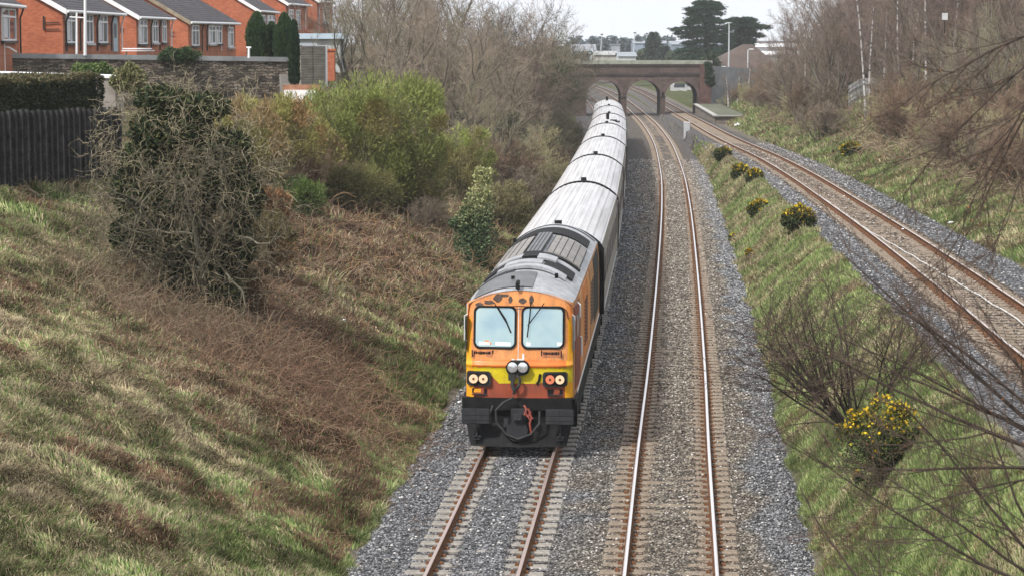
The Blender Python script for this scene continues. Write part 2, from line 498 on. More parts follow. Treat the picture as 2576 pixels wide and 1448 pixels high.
def rail_mesh(cf, zf, side, y0, y1):
    ys = growrows(y0, y1, .8, .012)
    n = len(RAILP); vs = np.zeros((len(ys), n, 3))
    X = cf(ys); T = np.stack([np.gradient(X, ys), np.ones_like(ys)], -1); T /= np.linalg.norm(T, axis=1)[:, None]
    N = np.stack([T[:, 1], -T[:, 0]], -1)
    Z = zf(ys) if zf else ys*0
    for k, (a_, b_) in enumerate(RAILP):
        vs[:, k, 0] = X + N[:, 0]*(side*.835 + a_); vs[:, k, 1] = ys + N[:, 1]*(side*.835 + a_); vs[:, k, 2] = Z + b_
    i = np.arange(len(ys)-1)[:, None]*n; k = np.arange(n)[None]; k2 = (k+1) % n
    F = np.stack([i+k, i+k2, i+n+k2, i+n+k], -1)
    mi = np.zeros((len(ys)-1, n), int); mi[:, 0:3] = 1
    return raw_mesh('rail', vs.reshape(-1, 3), [F.reshape(-1, 4)], mat_idx=mi.ravel())
def sleeper_mb(dx=0, dy=0, dz=0, ang=0, m=None, detail=True):
    m = m or MB(); c, s = math.cos(ang), math.sin(ang)
    def L(p): return (p[0]*c - p[1]*s + dx, p[0]*s + p[1]*c + dy, p[2] + dz)
    # chamfered concrete body, waisted in the middle
    secs = [(-1.3,-.21),(-1.27,-.168),(-.45,-.163),(-.3,-.178),(.3,-.178),(.45,-.163),(1.27,-.168),(1.3,-.21)]
    vs = []; fs = []
    for x, z in secs:
        for (y, zz) in ((-.14,-.3),(-.14,z-.02),(-.11,z),(.11,z),(.14,z-.02),(.14,-.3)): vs.append(L((x, y, zz)))
    for i in range(len(secs)-1):
        for k in range(5): fs.append((i*6+k, (i+1)*6+k, (i+1)*6+k+1, i*6+k+1))
    fs += [tuple(range(6)), tuple(range(42, 48))[::-1]]
    m.add(vs, fs, 0)
    if detail:
        for sx in (-1, 1):
            for o_ in (-.125, .125):
                x = sx*.835 + o_
                b = [(x-.045,-.06,-.168),(x+.045,-.06,-.168),(x+.045,.06,-.168),(x-.045,.06,-.168),(x-.03,-.045,-.12),(x+.03,-.045,-.12),(x+.03,.045,-.12),(x-.03,.045,-.12)]
                m.add([L(p) for p in b], [(4,5,6,7),(0,1,5,4),(1,2,6,5),(2,3,7,6),(3,0,4,7)], 1)
    return m
def make_track(label, cf, zf, y0, y1, cm, rtop, ystart=None, group='railway tracks in the cutting', spc=.62, y2=312):
    t = thing('railway_track', label, 'railway track', (float(cf(y0)), y0, float(zf(y0)) if zf else 0), 0, group)
    inv_ = Matrix.Translation((-t.location.x, -t.location.y, -t.location.z))
    for s in (-1, 1):
        r = obj('rail', rail_mesh(cf, zf, s, y0, y1), t, [rustm, rtop]); r.matrix_parent_inverse = inv_
    me = sleeper_mb().mesh('sleeper'); me.materials.append(cm); me.materials.append(rustm)
    y = ystart or y0; cnt = 0; m = MB()
    rr = random.Random(3)
    while y < y2:
        tg = frame_at(cf, y); ang = math.atan2(-tg[0], tg[1]) + rr.gauss(0, .006)
        z = (float(zf(y)) if zf else 0) + rr.gauss(0, .004)
        if cnt < 100:
            s = bpy.data.objects.new('sleeper', me); COL.objects.link(s); s.parent = t; s.matrix_parent_inverse = inv_
            s.location = (float(cf(y)) + rr.gauss(0, .012), y, z); s.rotation_euler = (0, 0, ang)
        else:
            sleeper_mb(float(cf(y)), y, z, ang, m, y < 160)
        cnt += 1; y += spc + rr.gauss(0, .01)
    if m.n:
        o = m.build('sleepers', [cm, rustm], t); o.matrix_parent_inverse = inv_; o['kind'] = 'stuff'
    return t
make_track('left railway track with dull brown rails under the train', XL, None, 26, 620, conc.m, railtop['left'], 36)
make_track('middle railway track with bright polished rails and no train on it', XM, None, 26, 620, conc2.m, railtop['mid'], 36)
make_track('right railway track with rusty sided rails beyond the grass strip', XR, ZR, 30, 620, conc2.m, railtop['right'], 49)
XS = spl([(200,6),(322,9.2),(363,8.9),(430,8.2),(500,6.5),(600,1),(720,-9)])
XS2 = spl([(200,4),(322,5.2),(363,4.4),(430,3.2),(500,1),(600,-5),(720,-15)])
for f_, lb in ((XS, 'siding track beside the left track, seen through the left bridge arch'), (XS2, 'outermost siding track beyond the bridge, seen at the left edge of the left arch')):
    make_track(lb, f_, None, 326, 600, conc2.m, railtop['mid'], 600, 'sidings beyond the bridge')
# pale cable lying between the rails of the right track
cb = MB(); pts = []
for k in range(60):
    y = 44 + k*1.25
    off = -.62 + .62*float(sst(86, 112, y))*0 + (1.0*float(sst(98, 50, y)) if False else .95*max(0, min(1, (92-y)/34)))
    pts.append((float(XR(y)) + off + .03*math.sin(y*1.3), y, float(ZR(y)) - .135 + .01*math.sin(y*2.1)))
cb.tube(pts, .022, 6)
o = cb.build('cable', mottle('pale_cable', (.5,.48,.46), (.66,.64,.6), 3, .5), None, True)
tag(o, 'thin pale cable snaking between the rails of the right track', 'cable')
# ================================================================== TRAIN
def paint(name, c1, c2, rough=.45, dirt=(.12,.09,.07), dirtamt=.35, scale=2.2, spec=.45, metal=0):
    m = Mat(name, rough, spec, metal)
    b = m.ramp(m.noise(scale, 5), [(.35, c1), (.7, c2)])
    d = m.noise(1.6, 8, m.coord('Object', (3.4, 1.2, 1.1)), .72)
    f = m.math('MULTIPLY', m.ramp(d, [(.45, (0,0,0)), (.7, (1,1,1))]), dirtamt)
    sp = m.ramp(m.noise(14, 6, None, .75), [(.56, (0,0,0)), (.66, (1,1,1))])
    q = m.mix(f, b, dirt)
    m.base(m.mix(m.math('MULTIPLY', sp, dirtamt*.8), q, tuple(k*.6 for k in dirt))); return m.m
ORANGE = paint('faded_orange_paint', lin(212,134,70), lin(230,156,92), .42, (.2,.11,.07), .6)
ORANGE2 = paint('deep_orange_paint', lin(214,112,36), lin(228,132,48), .4, (.2,.11,.07), .35)
YELLOW = paint('warning_yellow_paint', lin(206,184,14), lin(226,206,36), .4, (.22,.15,.08), .35)
YELLOR = paint('amber_paint', lin(236,160,28), lin(240,178,40), .4, (.25,.14,.08), .3)
REDOR = paint('brick_red_paint', lin(146,66,42), lin(168,84,56), .45, (.1,.06,.05), .5)
DOORRED = paint('dark_red_door_paint', lin(120,36,26), lin(140,48,34), .45, (.06,.04,.035), .4)
SIDETAN = paint('dirty_side_paint', lin(176,120,72), lin(205,140,84), .5, (.22,.16,.11), .7)
ROOFG = paint('grey_roof_paint', lin(140,142,146), lin(182,184,188), .5, (.13,.13,.135), .45)
ROOFD = paint('sooty_roof_paint', (.07,.07,.073), (.13,.13,.135), .42, (.05,.05,.05), .5)
ROOFR = paint('radiator_roof', (.20,.185,.17), (.31,.29,.27), .6, (.1,.08,.07), .5)
LAMPW = Mat('headlight_lens', .15, .6); LAMPW.base(lin(250,214,176)); LAMPW = LAMPW.m
LAMPR = Mat('tail_lens', .15, .6); LAMPR.base(lin(226,130,96)); LAMPR = LAMPR.m
CHROME = mottle('reflector', (.55,.57,.6), (.95,.95,.97), 26, .22, .5, .7)
m = Mat('sky_tinted_windscreen', .12, .5, .75); m.base(m.ramp(m.noise(1.3, 2), [(.25, lin(160,186,198)), (.5, lin(180,203,205)), (.75, lin(194,212,206))])); WIND = m.m  # pale cloudy mottle in the glass colour stands for reflected sky
HOSE = mottle('rubber_hose', (.02,.02,.022), (.05,.05,.05), 8, .6)
HOSER = mottle('red_hose', lin(118,52,44), lin(158,84,72), 9, .55)

def lerp(a, b, t): return a + (b-a)*t
def loft(secs, closed=False):
    """secs: list of lists of (x,y,z)"""
    n = len(secs[0]); vs = [p for s in secs for p in s]; fs = []
    for i in range(len(secs)-1):
        for k in range(n - (0 if closed else 1)):
            k2 = (k+1) % n
            fs.append((i*n+k, i*n+k2, (i+1)*n+k2, (i+1)*n+k))
    return vs, fs
def roofz(x, hw, ze, zc, p=2.2): return ze + (zc-ze)*(1 - min(1, abs(x)/hw)**p)

def vehicle_frame(ya, yb, hz=0):
    """place a vehicle along the left track between two distances"""
    xa, xb = float(XL(ya)), float(XL(yb))
    L = math.hypot(xb-xa, yb-ya); ang = math.atan2(-(xb-xa), yb-ya)
    return (xa, ya, hz), ang, L
LOCO_Y0, LOCO_Y1 = 52.55, 69.9
loc, ang, LL = vehicle_frame(LOCO_Y0, LOCO_Y1)
loco = thing('locomotive', 'orange and yellow diesel locomotive leading the train with two large windscreens', 'locomotive', loc, ang)
# local frame: x across, y away from the camera (front at 0), z up from the rail head
HW = 1.32; FW = 1.255; ZE = 3.42; ZB = 1.25
def front_y(x, z):
    """how far behind the nose plane the cab front lies"""
    t = abs(x)/FW
    back = .03 if z < 2.0 else .03 + (z-2.0)*.20
    if z < 1.96: back += 0.0
    lip = -.05*math.exp(-((z-2.02)/.05)**2)
    return back + lip + .16*t**9 + .06*t**2
def ztop(x): return 3.44 + .31*(1 - (abs(x)/FW)**2.1)
NX, NZ = 84, 80
vs = []; fs = []; mi = []
mats = [ORANGE, ORANGE2, YELLOW, YELLOR, REDOR]
for j in range(NZ+1):
    for i in range(NX+1):
        x = -FW + 2*FW*i/NX
        zt = ztop(x); z = ZB + (zt-ZB)*j/NZ
        xx = x
        vs.append((xx, front_y(x, z), z))
for j in range(NZ):
    for i in range(NX):
        x = -FW + 2*FW*(i+.5)/NX; z = ZB + (ztop(x)-ZB)*(j+.5)/NZ
        ax = abs(x)
        if ax > 1.13 and 2.0 < z < 3.1: k = 3
        elif z > 2.14: k = 0
        elif z > 1.96: k = 1 if ax < 1.12 else 3
        elif ax > 1.09: k = (3 if x < 0 else (2 if z > 1.62 else 3))
        elif z > 1.86: k = 2
        elif x < -.42: k = 2 if z > 1.56 + max(0, (-x-.42))*.9 and z > 1.6 else (3 if x < -.9 and z < 1.45 else 4)
        elif x > .78: k = 4 if z < 1.6 else 2
        else:
            # rounded yellow tab hanging from the band
            k = 2 if z > 1.60 + max(0, (x-.45))**2*1.6 and x < .74 else 4
        if ax > .66 and z < 1.36 and ax < 1.09: k = 4
        mi.append(k)
        a = j*(NX+1)+i; fs.append((a, a+1, a+NX+2, a+NX+1))
me = raw_mesh('cab_front', np.array(vs), [np.array(fs)], mat_idx=mi, smooth=True)
cf_ = obj('cab_front', me, loco, mats)
# dark exhaust smudges above the windscreens: marks with their own shapes
def lens_poly(cx, cz, rx, rz, n=14, seed=1):
    r = random.Random(seed)
    return [(cx + rx*math.cos(6.283*k/n)*(.8+.35*r.random()), cz + rz*math.sin(6.283*k/n)*(.8+.35*r.random())) for k in range(n)]
sg = MB()
for cx, cz, rx, rz in ((-.52,3.56,.1,.10),(-.22,3.53,.05,.09),(.07,3.5,.09,.07),(.27,3.53,.06,.11),(-.72,3.46,.12,.05),(-.95,3.40,.1,.05),(-.4,3.62,.16,.035)):
    P = lens_poly(cx, cz, rx, rz, seed=int(cx*100)+300)
    sg.add([(x, front_y(x, z)-.004, z) for x, z in P], [tuple(range(len(P)))])
sg.build('soot_stain', mottle('soot', (.06,.045,.04), (.13,.09,.07), 12, .9), cf_)
# body side skins and roof
secsL = []
ys = [.10] + [.4+.35*k for k in range(46)] + [LL-.25]; ys = sorted(y_ for y_ in ys if y_ <= LL-.25)
def hw_at(y): return lerp(FW, HW, min(1, max(0, (y-.1)/1.6)))
def crown(y): return lerp(3.72, 3.98, min(1, max(0, y/3.0))**.8)
sideR = []; sideL = []; roof = []
for y in ys:
    w = hw_at(y)
    yb = lambda z: y + (front_y(w*.999*FW/w, z)-.03 if y < .2 else 0)
    sideR.append([(w, yb(1.1), 1.1), (w, yb(1.6), 1.6), (w, yb(2.2), 2.2), (w-.01, yb(2.9), 2.9), (w-.06, yb(ZE), ZE)])
    sideL.append([(-a_, b_, c_) for a_, b_, c_ in sideR[-1]][::-1])
    rr_ = []
    for k in range(25):
        x = lerp(-(w-.06), w-.06, k/24)
        z = ZE + (crown(y)-ZE)*(1 - abs(x/(w-.06))**2.1)
        yy = y if y > .2 else front_y(x*FW/w, ztop(x))-.02
        rr_.append((x, yy, z + (.006 if y < .2 else 0)))
    roof.append(rr_)
for nm, S, mt in (('body_side', sideR, SIDETAN), ('body_side', sideL, ORANGE)):
    v_, f_ = loft(S); mb = MB(); mb.add(v_, f_); mb.build(nm, mt, loco, True)
v_, f_ = loft(roof); mb = MB(); mb.add(v_, f_); roofo = mb.build('roof', ROOFG, loco, True)
mb = MB(); w = HW
mb.add([(-w,LL-.25,1.1),(w,LL-.25,1.1),(w-.06,LL-.25,ZE),(0,LL-.25,3.98),(-w+.06,LL-.25,ZE)], [(0,1,2,3,4)])
mb.build('rear_panel', MT['black'], loco)
def roof_patch(name, x0, x1, y0, y1, mat, lift=.012, parent=None, thick=.03, nx=14, ribs=0):
    ny = 6; top = []; 
    def zf(x, y):
        w_ = hw_at(y)-.06
        return ZE + (crown(y)-ZE)*(1 - min(1, abs(x)/w_)**2.1)
    vs = []; fs = []
    for L_ in (lift, lift+thick):
        for j in range(ny+1):
            for i in range(nx+1):
                x = lerp(x0, x1, i/nx); y = lerp(y0, y1, j/ny); vs.append((x, y, zf(x, y)+L_))
    n = (nx+1)*(ny+1)
    for j in range(ny):
        for i in range(nx):
            a = j*(nx+1)+i + n; fs.append((a, a+1, a+nx+2, a+nx+1))
    ring = [i for i in range(nx+1)] + [j*(nx+1)+nx for j in range(1, ny+1)] + [ny*(nx+1)+i for i in range(nx-1, -1, -1)] + [j*(nx+1) for j in range(ny-1, 0, -1)]
    for a, b in zip(ring, ring[1:]+ring[:1]): fs.append((a, b, b+n, a+n))
    mb = MB(); mb.add(vs, fs)
    if ribs:
        for k in range(ribs+1):
            x = lerp(x0, x1, k/ribs)
            mb.tube([(x, y0, zf(x, y0)+lift+thick), (x, (y0+y1)/2, zf(x, (y0+y1)/2)+lift+thick), (x, y1, zf(x, y1)+lift+thick)], .011, 4, 1)
    return mb.build(name, mat if isinstance(mat, list) else [mat, MT['black']], parent or loco, False)
roof_patch('roof_hatch', -1.12, .28, .6, 2.6, ROOFD, .016, thick=.012)
roof_patch('roof_hatch', -1.19, -.3, 2.7, 3.3, MT['dkgrey'], .016, thick=.014)
roof_patch('roof_fairing', -.75, .95, 3.0, 3.7, ROOFG, .02, thick=.07)
roof_patch('exhaust_opening', -1.19, .1, 4.1, 5.9, MT['black'], .02, thick=.03)
roof_patch('exhaust_opening', .35, 1.08, 3.8, 5.5, MT['black'], .03, thick=.03)
roof_patch('roof_fairing', -.62, .32, 3.75, 4.6, ROOFG, .04, thick=.07)
roof_patch('roof_hatch', .12, .6, 5.2, 6.3, ROOFG, .05, thick=.05)
roof_patch('roof_hatch', -.95, -.3, 5.6, 6.4, ROOFG, .05, thick=.04)
roof_patch('exhaust_opening', -.3, .12, 5.6, 6.9, MT['black'], .04, thick=.05)
roof_patch('exhaust_opening', -.1, 1.15, 6.75, 7.1, MT['black'], .03, thick=.03)
roof_patch('radiator_panel', -1.14, -.36, 7.0, 12.4, ROOFR, .01, thick=.06, ribs=4)
roof_patch('radiator_panel', -.28, .12, 6.9, 12.8, ROOFD, .015, thick=.09, ribs=4)
roof_patch('radiator_panel', .24, 1.12, 7.3, 12.4, ROOFR, .01, thick=.06, ribs=5)
roof_patch('fan_grille', -1.12, 1.10, 13.2, 15.3, MT['black'], .02, thick=.03, ribs=0)
roof_patch('roof_band', -1.2, 1.2, 16.5, 16.6, MT['black'], .015, thick=.015)
mb = MB()
for (x, y) in ((-.05, .42), (-.25, 1.6), (.75, 2.5), (-1.0, 12.9), (0, 12.95)):
    mb.cyl((x, y, crown(y)+.03 - .3*abs(x)**2*.6), .045, .12, 'z', 10)
mb.build('roof_vent', MT['black'], loco)
hb = MB(); hb.tube([(-.05,.30,3.80),(-.05,.28,3.9),(-.05,.5,3.93)], .05, 8); hb.build('horn', MT['black'], loco)
# windscreens
def rrect(cx, cz, w, h, r, n=6):
    out = []
    for qx, qz, a0 in ((1,1,0), (-1,1,90), (-1,-1,180), (1,-1,270)):
        for k in range(n+1):
            a = math.radians(a0 + 90*k/n)
            out.append((cx + qx*(w/2-r) + r*math.cos(a), cz + qz*(h/2-r) + r*math.sin(a)))
    return out
def face_plate(name, P, lift, mat, parent, depth=.02):
    n = len(P); fr = [(x, front_y(x, z)-lift, z) for x, z in P]; bk = [(x, front_y(x, z)-lift+depth, z) for x, z in P]
    mb = MB(); mb.add(fr+bk, [tuple(range(n))] + [(i, (i+1) % n, (i+1) % n+n, i+n) for i in range(n)])
    return mb.build(name, mat, parent)
for cx in (-.575, .555):
    g = face_plate('windscreen', rrect(cx, 2.89, .93, .90, .12), .022, WIND, loco)
    outer = rrect(cx, 2.89, 1.02, .99, .15); inner = rrect(cx, 2.89, .92, .89, .12)
    n = len(outer); mb = MB()
    vs = [(x, front_y(x, z)-.034, z) for x, z in outer] + [(x, front_y(x, z)-.034, z) for x, z in inner] + [(x, front_y(x, z)+.01, z) for x, z in outer]
    mb.add(vs, [(i, (i+1) % n, (i+1) % n+n, i+n) for i in range(n)] + [(i+2*n, (i+1) % n+2*n, (i+1) % n, i) for i in range(n)])
    mb.build('windscreen_seal', MT['black'], g)
    for px_, pw in (((-.82, .26), (-.38, .36)) if cx < 0 else ((.22, .1), (.95, .13))):
        face_plate('paper', [(px_-pw/2, 2.475), (px_+pw/2, 2.475), (px_+pw/2, 2.475+.07), (px_-pw/2, 2.56)], .0245, MT['white'], g, .004)
def fwire(name, pts, r, mat, parent, lift=.06, n=6):
    mb = MB(); mb.tube([(x, front_y(x, z)-lift-(p[0] if p else 0), z) for x, z, *p in pts], r, n); return mb.build(name, mat, parent)
fwire('wiper', [(-.60,3.46),(-.42,3.18),(-.26,2.93)], .013, MT['black'], loco)
fwire('wiper', [(-.52,3.36),(-.34,3.1),(-.2,2.78)], .016, MT['black'], loco, .075)
fwire('wiper', [(.58,3.46),(.42,3.24),(.2,2.95)], .013, MT['black'], loco)
fwire('wiper', [(.27,3.5),(.25,3.2),(.19,2.68)], .016, MT['black'], loco, .075)
fwire('handrail', [(-.52,3.37),(.0,3.385),(.62,3.37)], .012, MT['black'], loco, .07)
fwire('cable', [(1.0,3.36),(1.1,3.28),(1.14,3.08)], .01, MT['black'], loco, .03)
fwire('centre_seam', [(-.02,3.36),(-.02,2.9),(-.02,2.13)], .008, MT['white'], loco, .004)
for s in (-1, 1):
    hr = MB(); hr.tube([(s*1.24,.3,2.55),(s*1.30,.24,2.58),(s*1.30,.3,3.15),(s*1.24,.38,3.18)], .011, 6); hr.build('handrail', MT['white'] if s < 0 else MT['steel'], loco)
# name plates, worn unreadable in the photograph
for cx, w_ in ((-.86, .46), (.76, .44)):
    pl = face_plate('number_plate', rrect(cx, 2.28, w_, .15, .02), .012, mottle('plate_brown', lin(150,92,62), lin(190,124,86), 20, .6), loco)
    mb = MB(); rr = random.Random(int(cx*10))
    x = cx - w_/2 + .04
    while x < cx + w_/2 - .03:
        h = .05 + .03*rr.random(); ww = .018 + .02*rr.random()
        mb.box((x, front_y(x, 2.3)-.017, 2.30), (ww, .006, h)); x += ww + .012
    for s in (-1, 1): mb.box((cx+s*(w_/2+.012), front_y(cx, 2.28)-.016, 2.28), (.028, .012, .17))
    mb.build('plate_marks', MT['black'], pl)
mb = MB(); mb.box((.10, front_y(.1,2.22)-.008, 2.22), (.05,.006,.14)); mb.box((.03, front_y(.03,2.14)-.008, 2.155), (.17,.006,.03)); mb.box((-.14, front_y(-.1,2.15)-.008, 2.155), (.07,.006,.03)); mb.build('paint_mark', MT['white'], loco)
# lamp clusters
for s, cx in ((-1, -.95), (1, .85)):
    hz = 1.70
    h = face_plate('lamp_housing', rrect(cx, hz, .58, .34, .07), .075, MT['dkgrey'], loco, .09)
    face_plate('lamp_recess', rrect(cx, hz, .49, .27, .05), .079, MT['black'], h, .02)
    for q, dx in enumerate((-.115, .115)):
        mb = MB(); mb.cyl((cx+dx, front_y(cx, hz)-.09, hz), .105, .03, 'y', 24); mb.cyl((cx+dx, front_y(cx, hz)-.108, hz), .03, .008, 'y', 12, 1)
        mb.build('headlight', [LAMPR if (s > 0 and q == 0) else LAMPW, rustm], h, True)
    gx = cx + (.02 if s < 0 else .0)
    g = face_plate('step_recess', rrect(gx, 1.40, .36, .12, .02), .008, MT['black'], loco, .02)
    mb = MB(); mb.box((gx, front_y(gx, 1.33)-.03, 1.325), (.36,.06,.02)); mb.build('step', MT['dkgrey'], g)
hl = face_plate('centre_headlight', rrect(-.02, 1.97, .55, .34, .16, 8), .13, MT['black'], loco, .16)
for dx in (-.12, .12):
    mb = MB(); mb.tube([(-.02+dx, -.02, 1.99), (-.02+dx, -.125, 1.99), (-.02+dx, -.14, 1.99)], [.12,.12,.09], 20); mb.build('headlight', CHROME, hl, True)
mb = MB(); mb.box((-.16, -.07, 1.76), (.16,.1,.16)); mb.tube([(-.05,-.1,1.8),(.04,-.13,1.72),(.02,-.14,1.58),(-.08,-.12,1.46),(-.12,-.1,1.36)], .035, 8); mb.tube([(-.14,-.06,1.7),(-.14,-.1,1.56),(-.1,-.12,1.45)], .045, 8)
mb.build('jumper_cable', HOSE, loco, True)
fwire('bracket', [(.5,1.82),(.47,1.66),(.42,1.58)], .03, MT['black'], loco, .02)
# buffer beam, buffers, plough
mb = MB(); mb.box((0,.12,1.10), (2.5,.2,.3)); mb.box((0,.3,.78), (2.44,.3,.5)); mb.build('buffer_beam', MT['black'], loco, bevel=.01)
for s in (-1, 1):
    b = MB(); b.cyl((s*.96,-.1,.87), .13, .5, 'y', 18); b.cyl((s*.96,-.25,.87), .16, .1, 'y', 18)
    bo = b.build('buffer', MT['black'], loco, True)
    b = MB(); b.box((s*.98,-.36,.87), (.66,.09,.36)); b.build('buffer_head', MT['dkgrey'], bo, bevel=.02)
    b = MB(); b.box((s*.98,-.40,.87), (.01,.02,.34)); 
    for k in (-.09, .03): b.box((s*.98,-.402,.87+k), (.62,.012,.012))
    b.build('buffer_mark', MT['black'], bo)
pl = MB()
prof = [(-1.22,.15),(1.22,.15),(1.24,.62),(-1.24,.62)]
pl.add([(-1.12,-.12,.13),(0,-.3,.13),(1.12,-.12,.13),(1.25,.14,.64),(0,-.02,.66),(-1.25,.14,.64)], [(0,1,4,5),(1,2,3,4)])
pl.add([(-1.12,-.09,.13),(0,-.27,.13),(1.12,-.09,.13),(1.25,.17,.64),(0,.01,.66),(-1.25,.17,.64)], [(0,5,4,1),(1,4,3,2)])
pl.add([(-1.12,-.12,.13),(0,-.3,.13),(1.12,-.12,.13),(1.12,-.09,.13),(0,-.27,.13),(-1.12,-.09,.13)], [(0,5,4,1),(1,4,3,2)])
pl.build('snow_plough', MT['black'], loco)
cp = MB(); cp.box((0,-.12,.86), (.34,.3,.3)); cp.box((0,-.30,.84), (.2,.22,.16)); cp.tube([(-.06,-.3,.92),(-.05,-.42,.8),(.05,-.42,.8),(.06,-.3,.92)], .03, 8)
cp.cyl((-.02,-.26,.52), .25, .12, 'y', 22); cp.box((-.28,-.22,.7), (.1,.1,.2)); cp.build('coupling', MT['dkgrey'], loco, bevel=.008)
h = MB(); h.tube([(-.12,-.12,1.28),(-.35,-.26,1.18),(-.52,-.3,1.0),(-.5,-.3,.72),(-.28,-.33,.45),(.0,-.36,.34),(.3,-.33,.45),(.5,-.28,.7),(.5,-.2,.98)], .028, 8); h.tube([(-.6,-.2,1.1),(-.66,-.3,.9),(-.62,-.28,.66)], .022, 8)
h.build('air_hose', HOSE, loco, True)
h = MB(); h.tube([(.14,-.16,1.1),(.2,-.26,1.02),(.15,-.3,.9),(.24,-.33,.86),(.3,-.3,.98),(.24,-.3,1.06),(.32,-.33,.84),(.28,-.34,.72),(.3,-.34,.55),(.32,-.32,.48)], .026, 8); h.tube([(.16,-.3,1.0),(.28,-.34,.8),(.36,-.34,.84)], .02, 8)
h.build('air_hose', HOSER, loco, True)
st = MB()
for s in (-1, 1):
    st.tube([(s*.98,-.1,.62),(s*.98,-.2,.4),(s*.9,-.2,.3),(s*1.06,-.2,.3),(s*.98,-.2,.4)], .018, 6)
    st.box((s*.98,-.17,.36), (.2,.05,.03))
st.build('step', MT['dkgrey'], loco)
# right side: cab side window, door, grab rails, sill stripe, panels
def side_plate(name, y0, y1, z0, z1, mat, parent, s=1, out=.012, th=.02):
    mb = MB(); q = lambda z: 0 if z < 2.9 else (z-2.9)*.1
    n = 8; ys_ = [lerp(y0, y1, k/n) for k in range(n+1)]; zs_ = [z0, min(max(z0, 2.9), z1), z1] if z0 < 2.9 < z1 else [z0, z1]
    m = len(zs_); vs = []
    for o_ in (out, out-th):
        for y_ in ys_:
            for z_ in zs_: vs.append((s*(hw_at(y_)-q(z_)+o_), y_, z_))
    fs = []; N_ = (n+1)*m
    for k in range(n):
        for l in range(m-1):
            a = k*m+l; fs.append((a, a+m, a+m+1, a+1))
        fs.append((k*m, k*m+N_, (k+1)*m+N_, (k+1)*m)); fs.append((k*m+m-1, (k+1)*m+m-1, (k+1)*m+m-1+N_, k*m+m-1+N_))
    for k in (0, n):
        for l in range(m-1): fs.append((k*m+l, k*m+l+1, k*m+l+1+N_, k*m+l+N_))
    mb.add(vs, fs)
    return mb.build(name, mat, parent)
for s in (1, -1):
    side_plate('cab_window', .18, .62, 2.35, 3.15, MT['glass_dark'], loco, s)
    d = side_plate('door', .8, 2.8, 1.35, 3.3, DOORRED, loco, s)
    side_plate('door_window', 1.2, 1.9, 2.55, 3.05, MT['glass_dark'], d, s, .016)
    for y_, za, zb in ((1.78, 3.32, 2.95), (2.74, 2.4, 1.9)):
        mb = MB(); mb.tube([(s*1.29,y_,za),(s*1.36,y_,za-.06),(s*1.36,y_,zb)], .022, 8); mb.build('handrail', MT['white'], loco)
    for k, (y0, y1, mt) in enumerate(((3.0,4.9,ORANGE), (5.2,7.4,ORANGE2), (7.7,9.2,ORANGE), (9.6,12.2,SIDETAN), (12.5,16.3,MT['dkgrey']))):
        pn = side_plate('side_panel', y0, y1, 1.5, 3.32, mt, loco, s, .008)
        if k in (1, 3):
            mb = MB()
            for q in range(12): mb.box((s*(HW+.012), (y0+y1)/2, 1.8+q*.1), (.02, (y1-y0)*.8, .035))
            mb.build('louvre', MT['dkgrey'], pn)
    mb = MB(); mb.box((s*(HW+.004), LL/2+.4, 1.24), (.02, LL-1.6, .055)); mb.build('sill_stripe', MT['white'], loco)
    mb = MB(); mb.box((s*(HW-.04), LL/2, 1.0), (.16, LL-.5, .42)); mb.build('sole_bar', MT['black'], loco)
uf = MB(); uf.box((0,LL/2,.95), (2.3,LL-1,.34)); uf.box((0,LL/2,.62), (2.4,5.2,.62)); uf.build('fuel_tank', MT['black'], loco, bevel=.03)
def bogie(y, parent, n=3, wb=1.9, r=.5):
    b = MB()
    for s in (-1, 1):
        b.box((s*1.14,y,.62), (.14,wb*(n-1)+1.2,.34)); b.box((s*.55,y,.66), (1.1,.5,.2)); b.box((s*1.2,y,.86), (.12,1.2,.2))
        for k in range(n):
            yy = y + (k-(n-1)/2)*wb; b.box((s*1.22,yy,.5), (.16,.36,.34)); b.tube([(s*1.2,yy+.45,.3),(s*1.2,yy+.45,.85)], .07, 8)
    bo = b.build('bogie', MT['black'], parent, bevel=.01)
    for k in range(n):
        yy = y + (k-(n-1)/2)*wb
        w_ = MB(); w_.cyl((0,yy,r), .08, 1.8, 'x', 10)
        for s in (-1, 1): w_.cyl((s*.84,yy,r), r, .13, 'x', 28); w_.cyl((s*.78,yy,r), r+.025, .02, 'x', 28)
        w_.build('wheelset', rustm, bo, True)
bogie(3.6, loco); bogie(LL-3.8, loco)

# ---- coaches
CS = 22.95
CROOF = Mat('silver_coach_roof', .38, .5, .0)
vx = CROOF.n('ShaderNodeSeparateXYZ'); CROOF.l(CROOF.n('ShaderNodeTexCoord').outputs['Object'], vx.inputs[0])
st1 = CROOF.noise(1.0, 6, CROOF.coord('Object', (5.0, .12, 1)), .65)
c_ = CROOF.ramp(st1, [(.3, (.36,.35,.35)), (.5, (.54,.53,.535)), (.72, (.66,.655,.67))])
rx = CROOF.math('FRACT', CROOF.math('MULTIPLY', vx.outputs[0], 4.6))
seam = CROOF.ramp(rx, [(.0, (.62,.60,.60)), (.10, (.62,.60,.60)), (.2, (1,1,1)), (.9, (1,1,1))])
c_ = CROOF.mix(1, c_, seam, 'MULTIPLY')
CROOF.base(CROOF.mix(.5, c_, CROOF.ramp(CROOF.noise(1.2, 5), [(.3, (.82,.80,.79)), (.6, (1,1,1))]), 'MULTIPLY')); CROOF = CROOF.m
CSIDE = paint('grimy_coach_side', lin(140,133,134), lin(176,170,170), .4, (.09,.07,.06), .6)
CSIDE2 = paint('dark_coach_band', lin(98,92,96), lin(126,118,122), .35, (.05,.04,.04), .5)
rf_ = [ (x, 2.55+0) for x in () ]
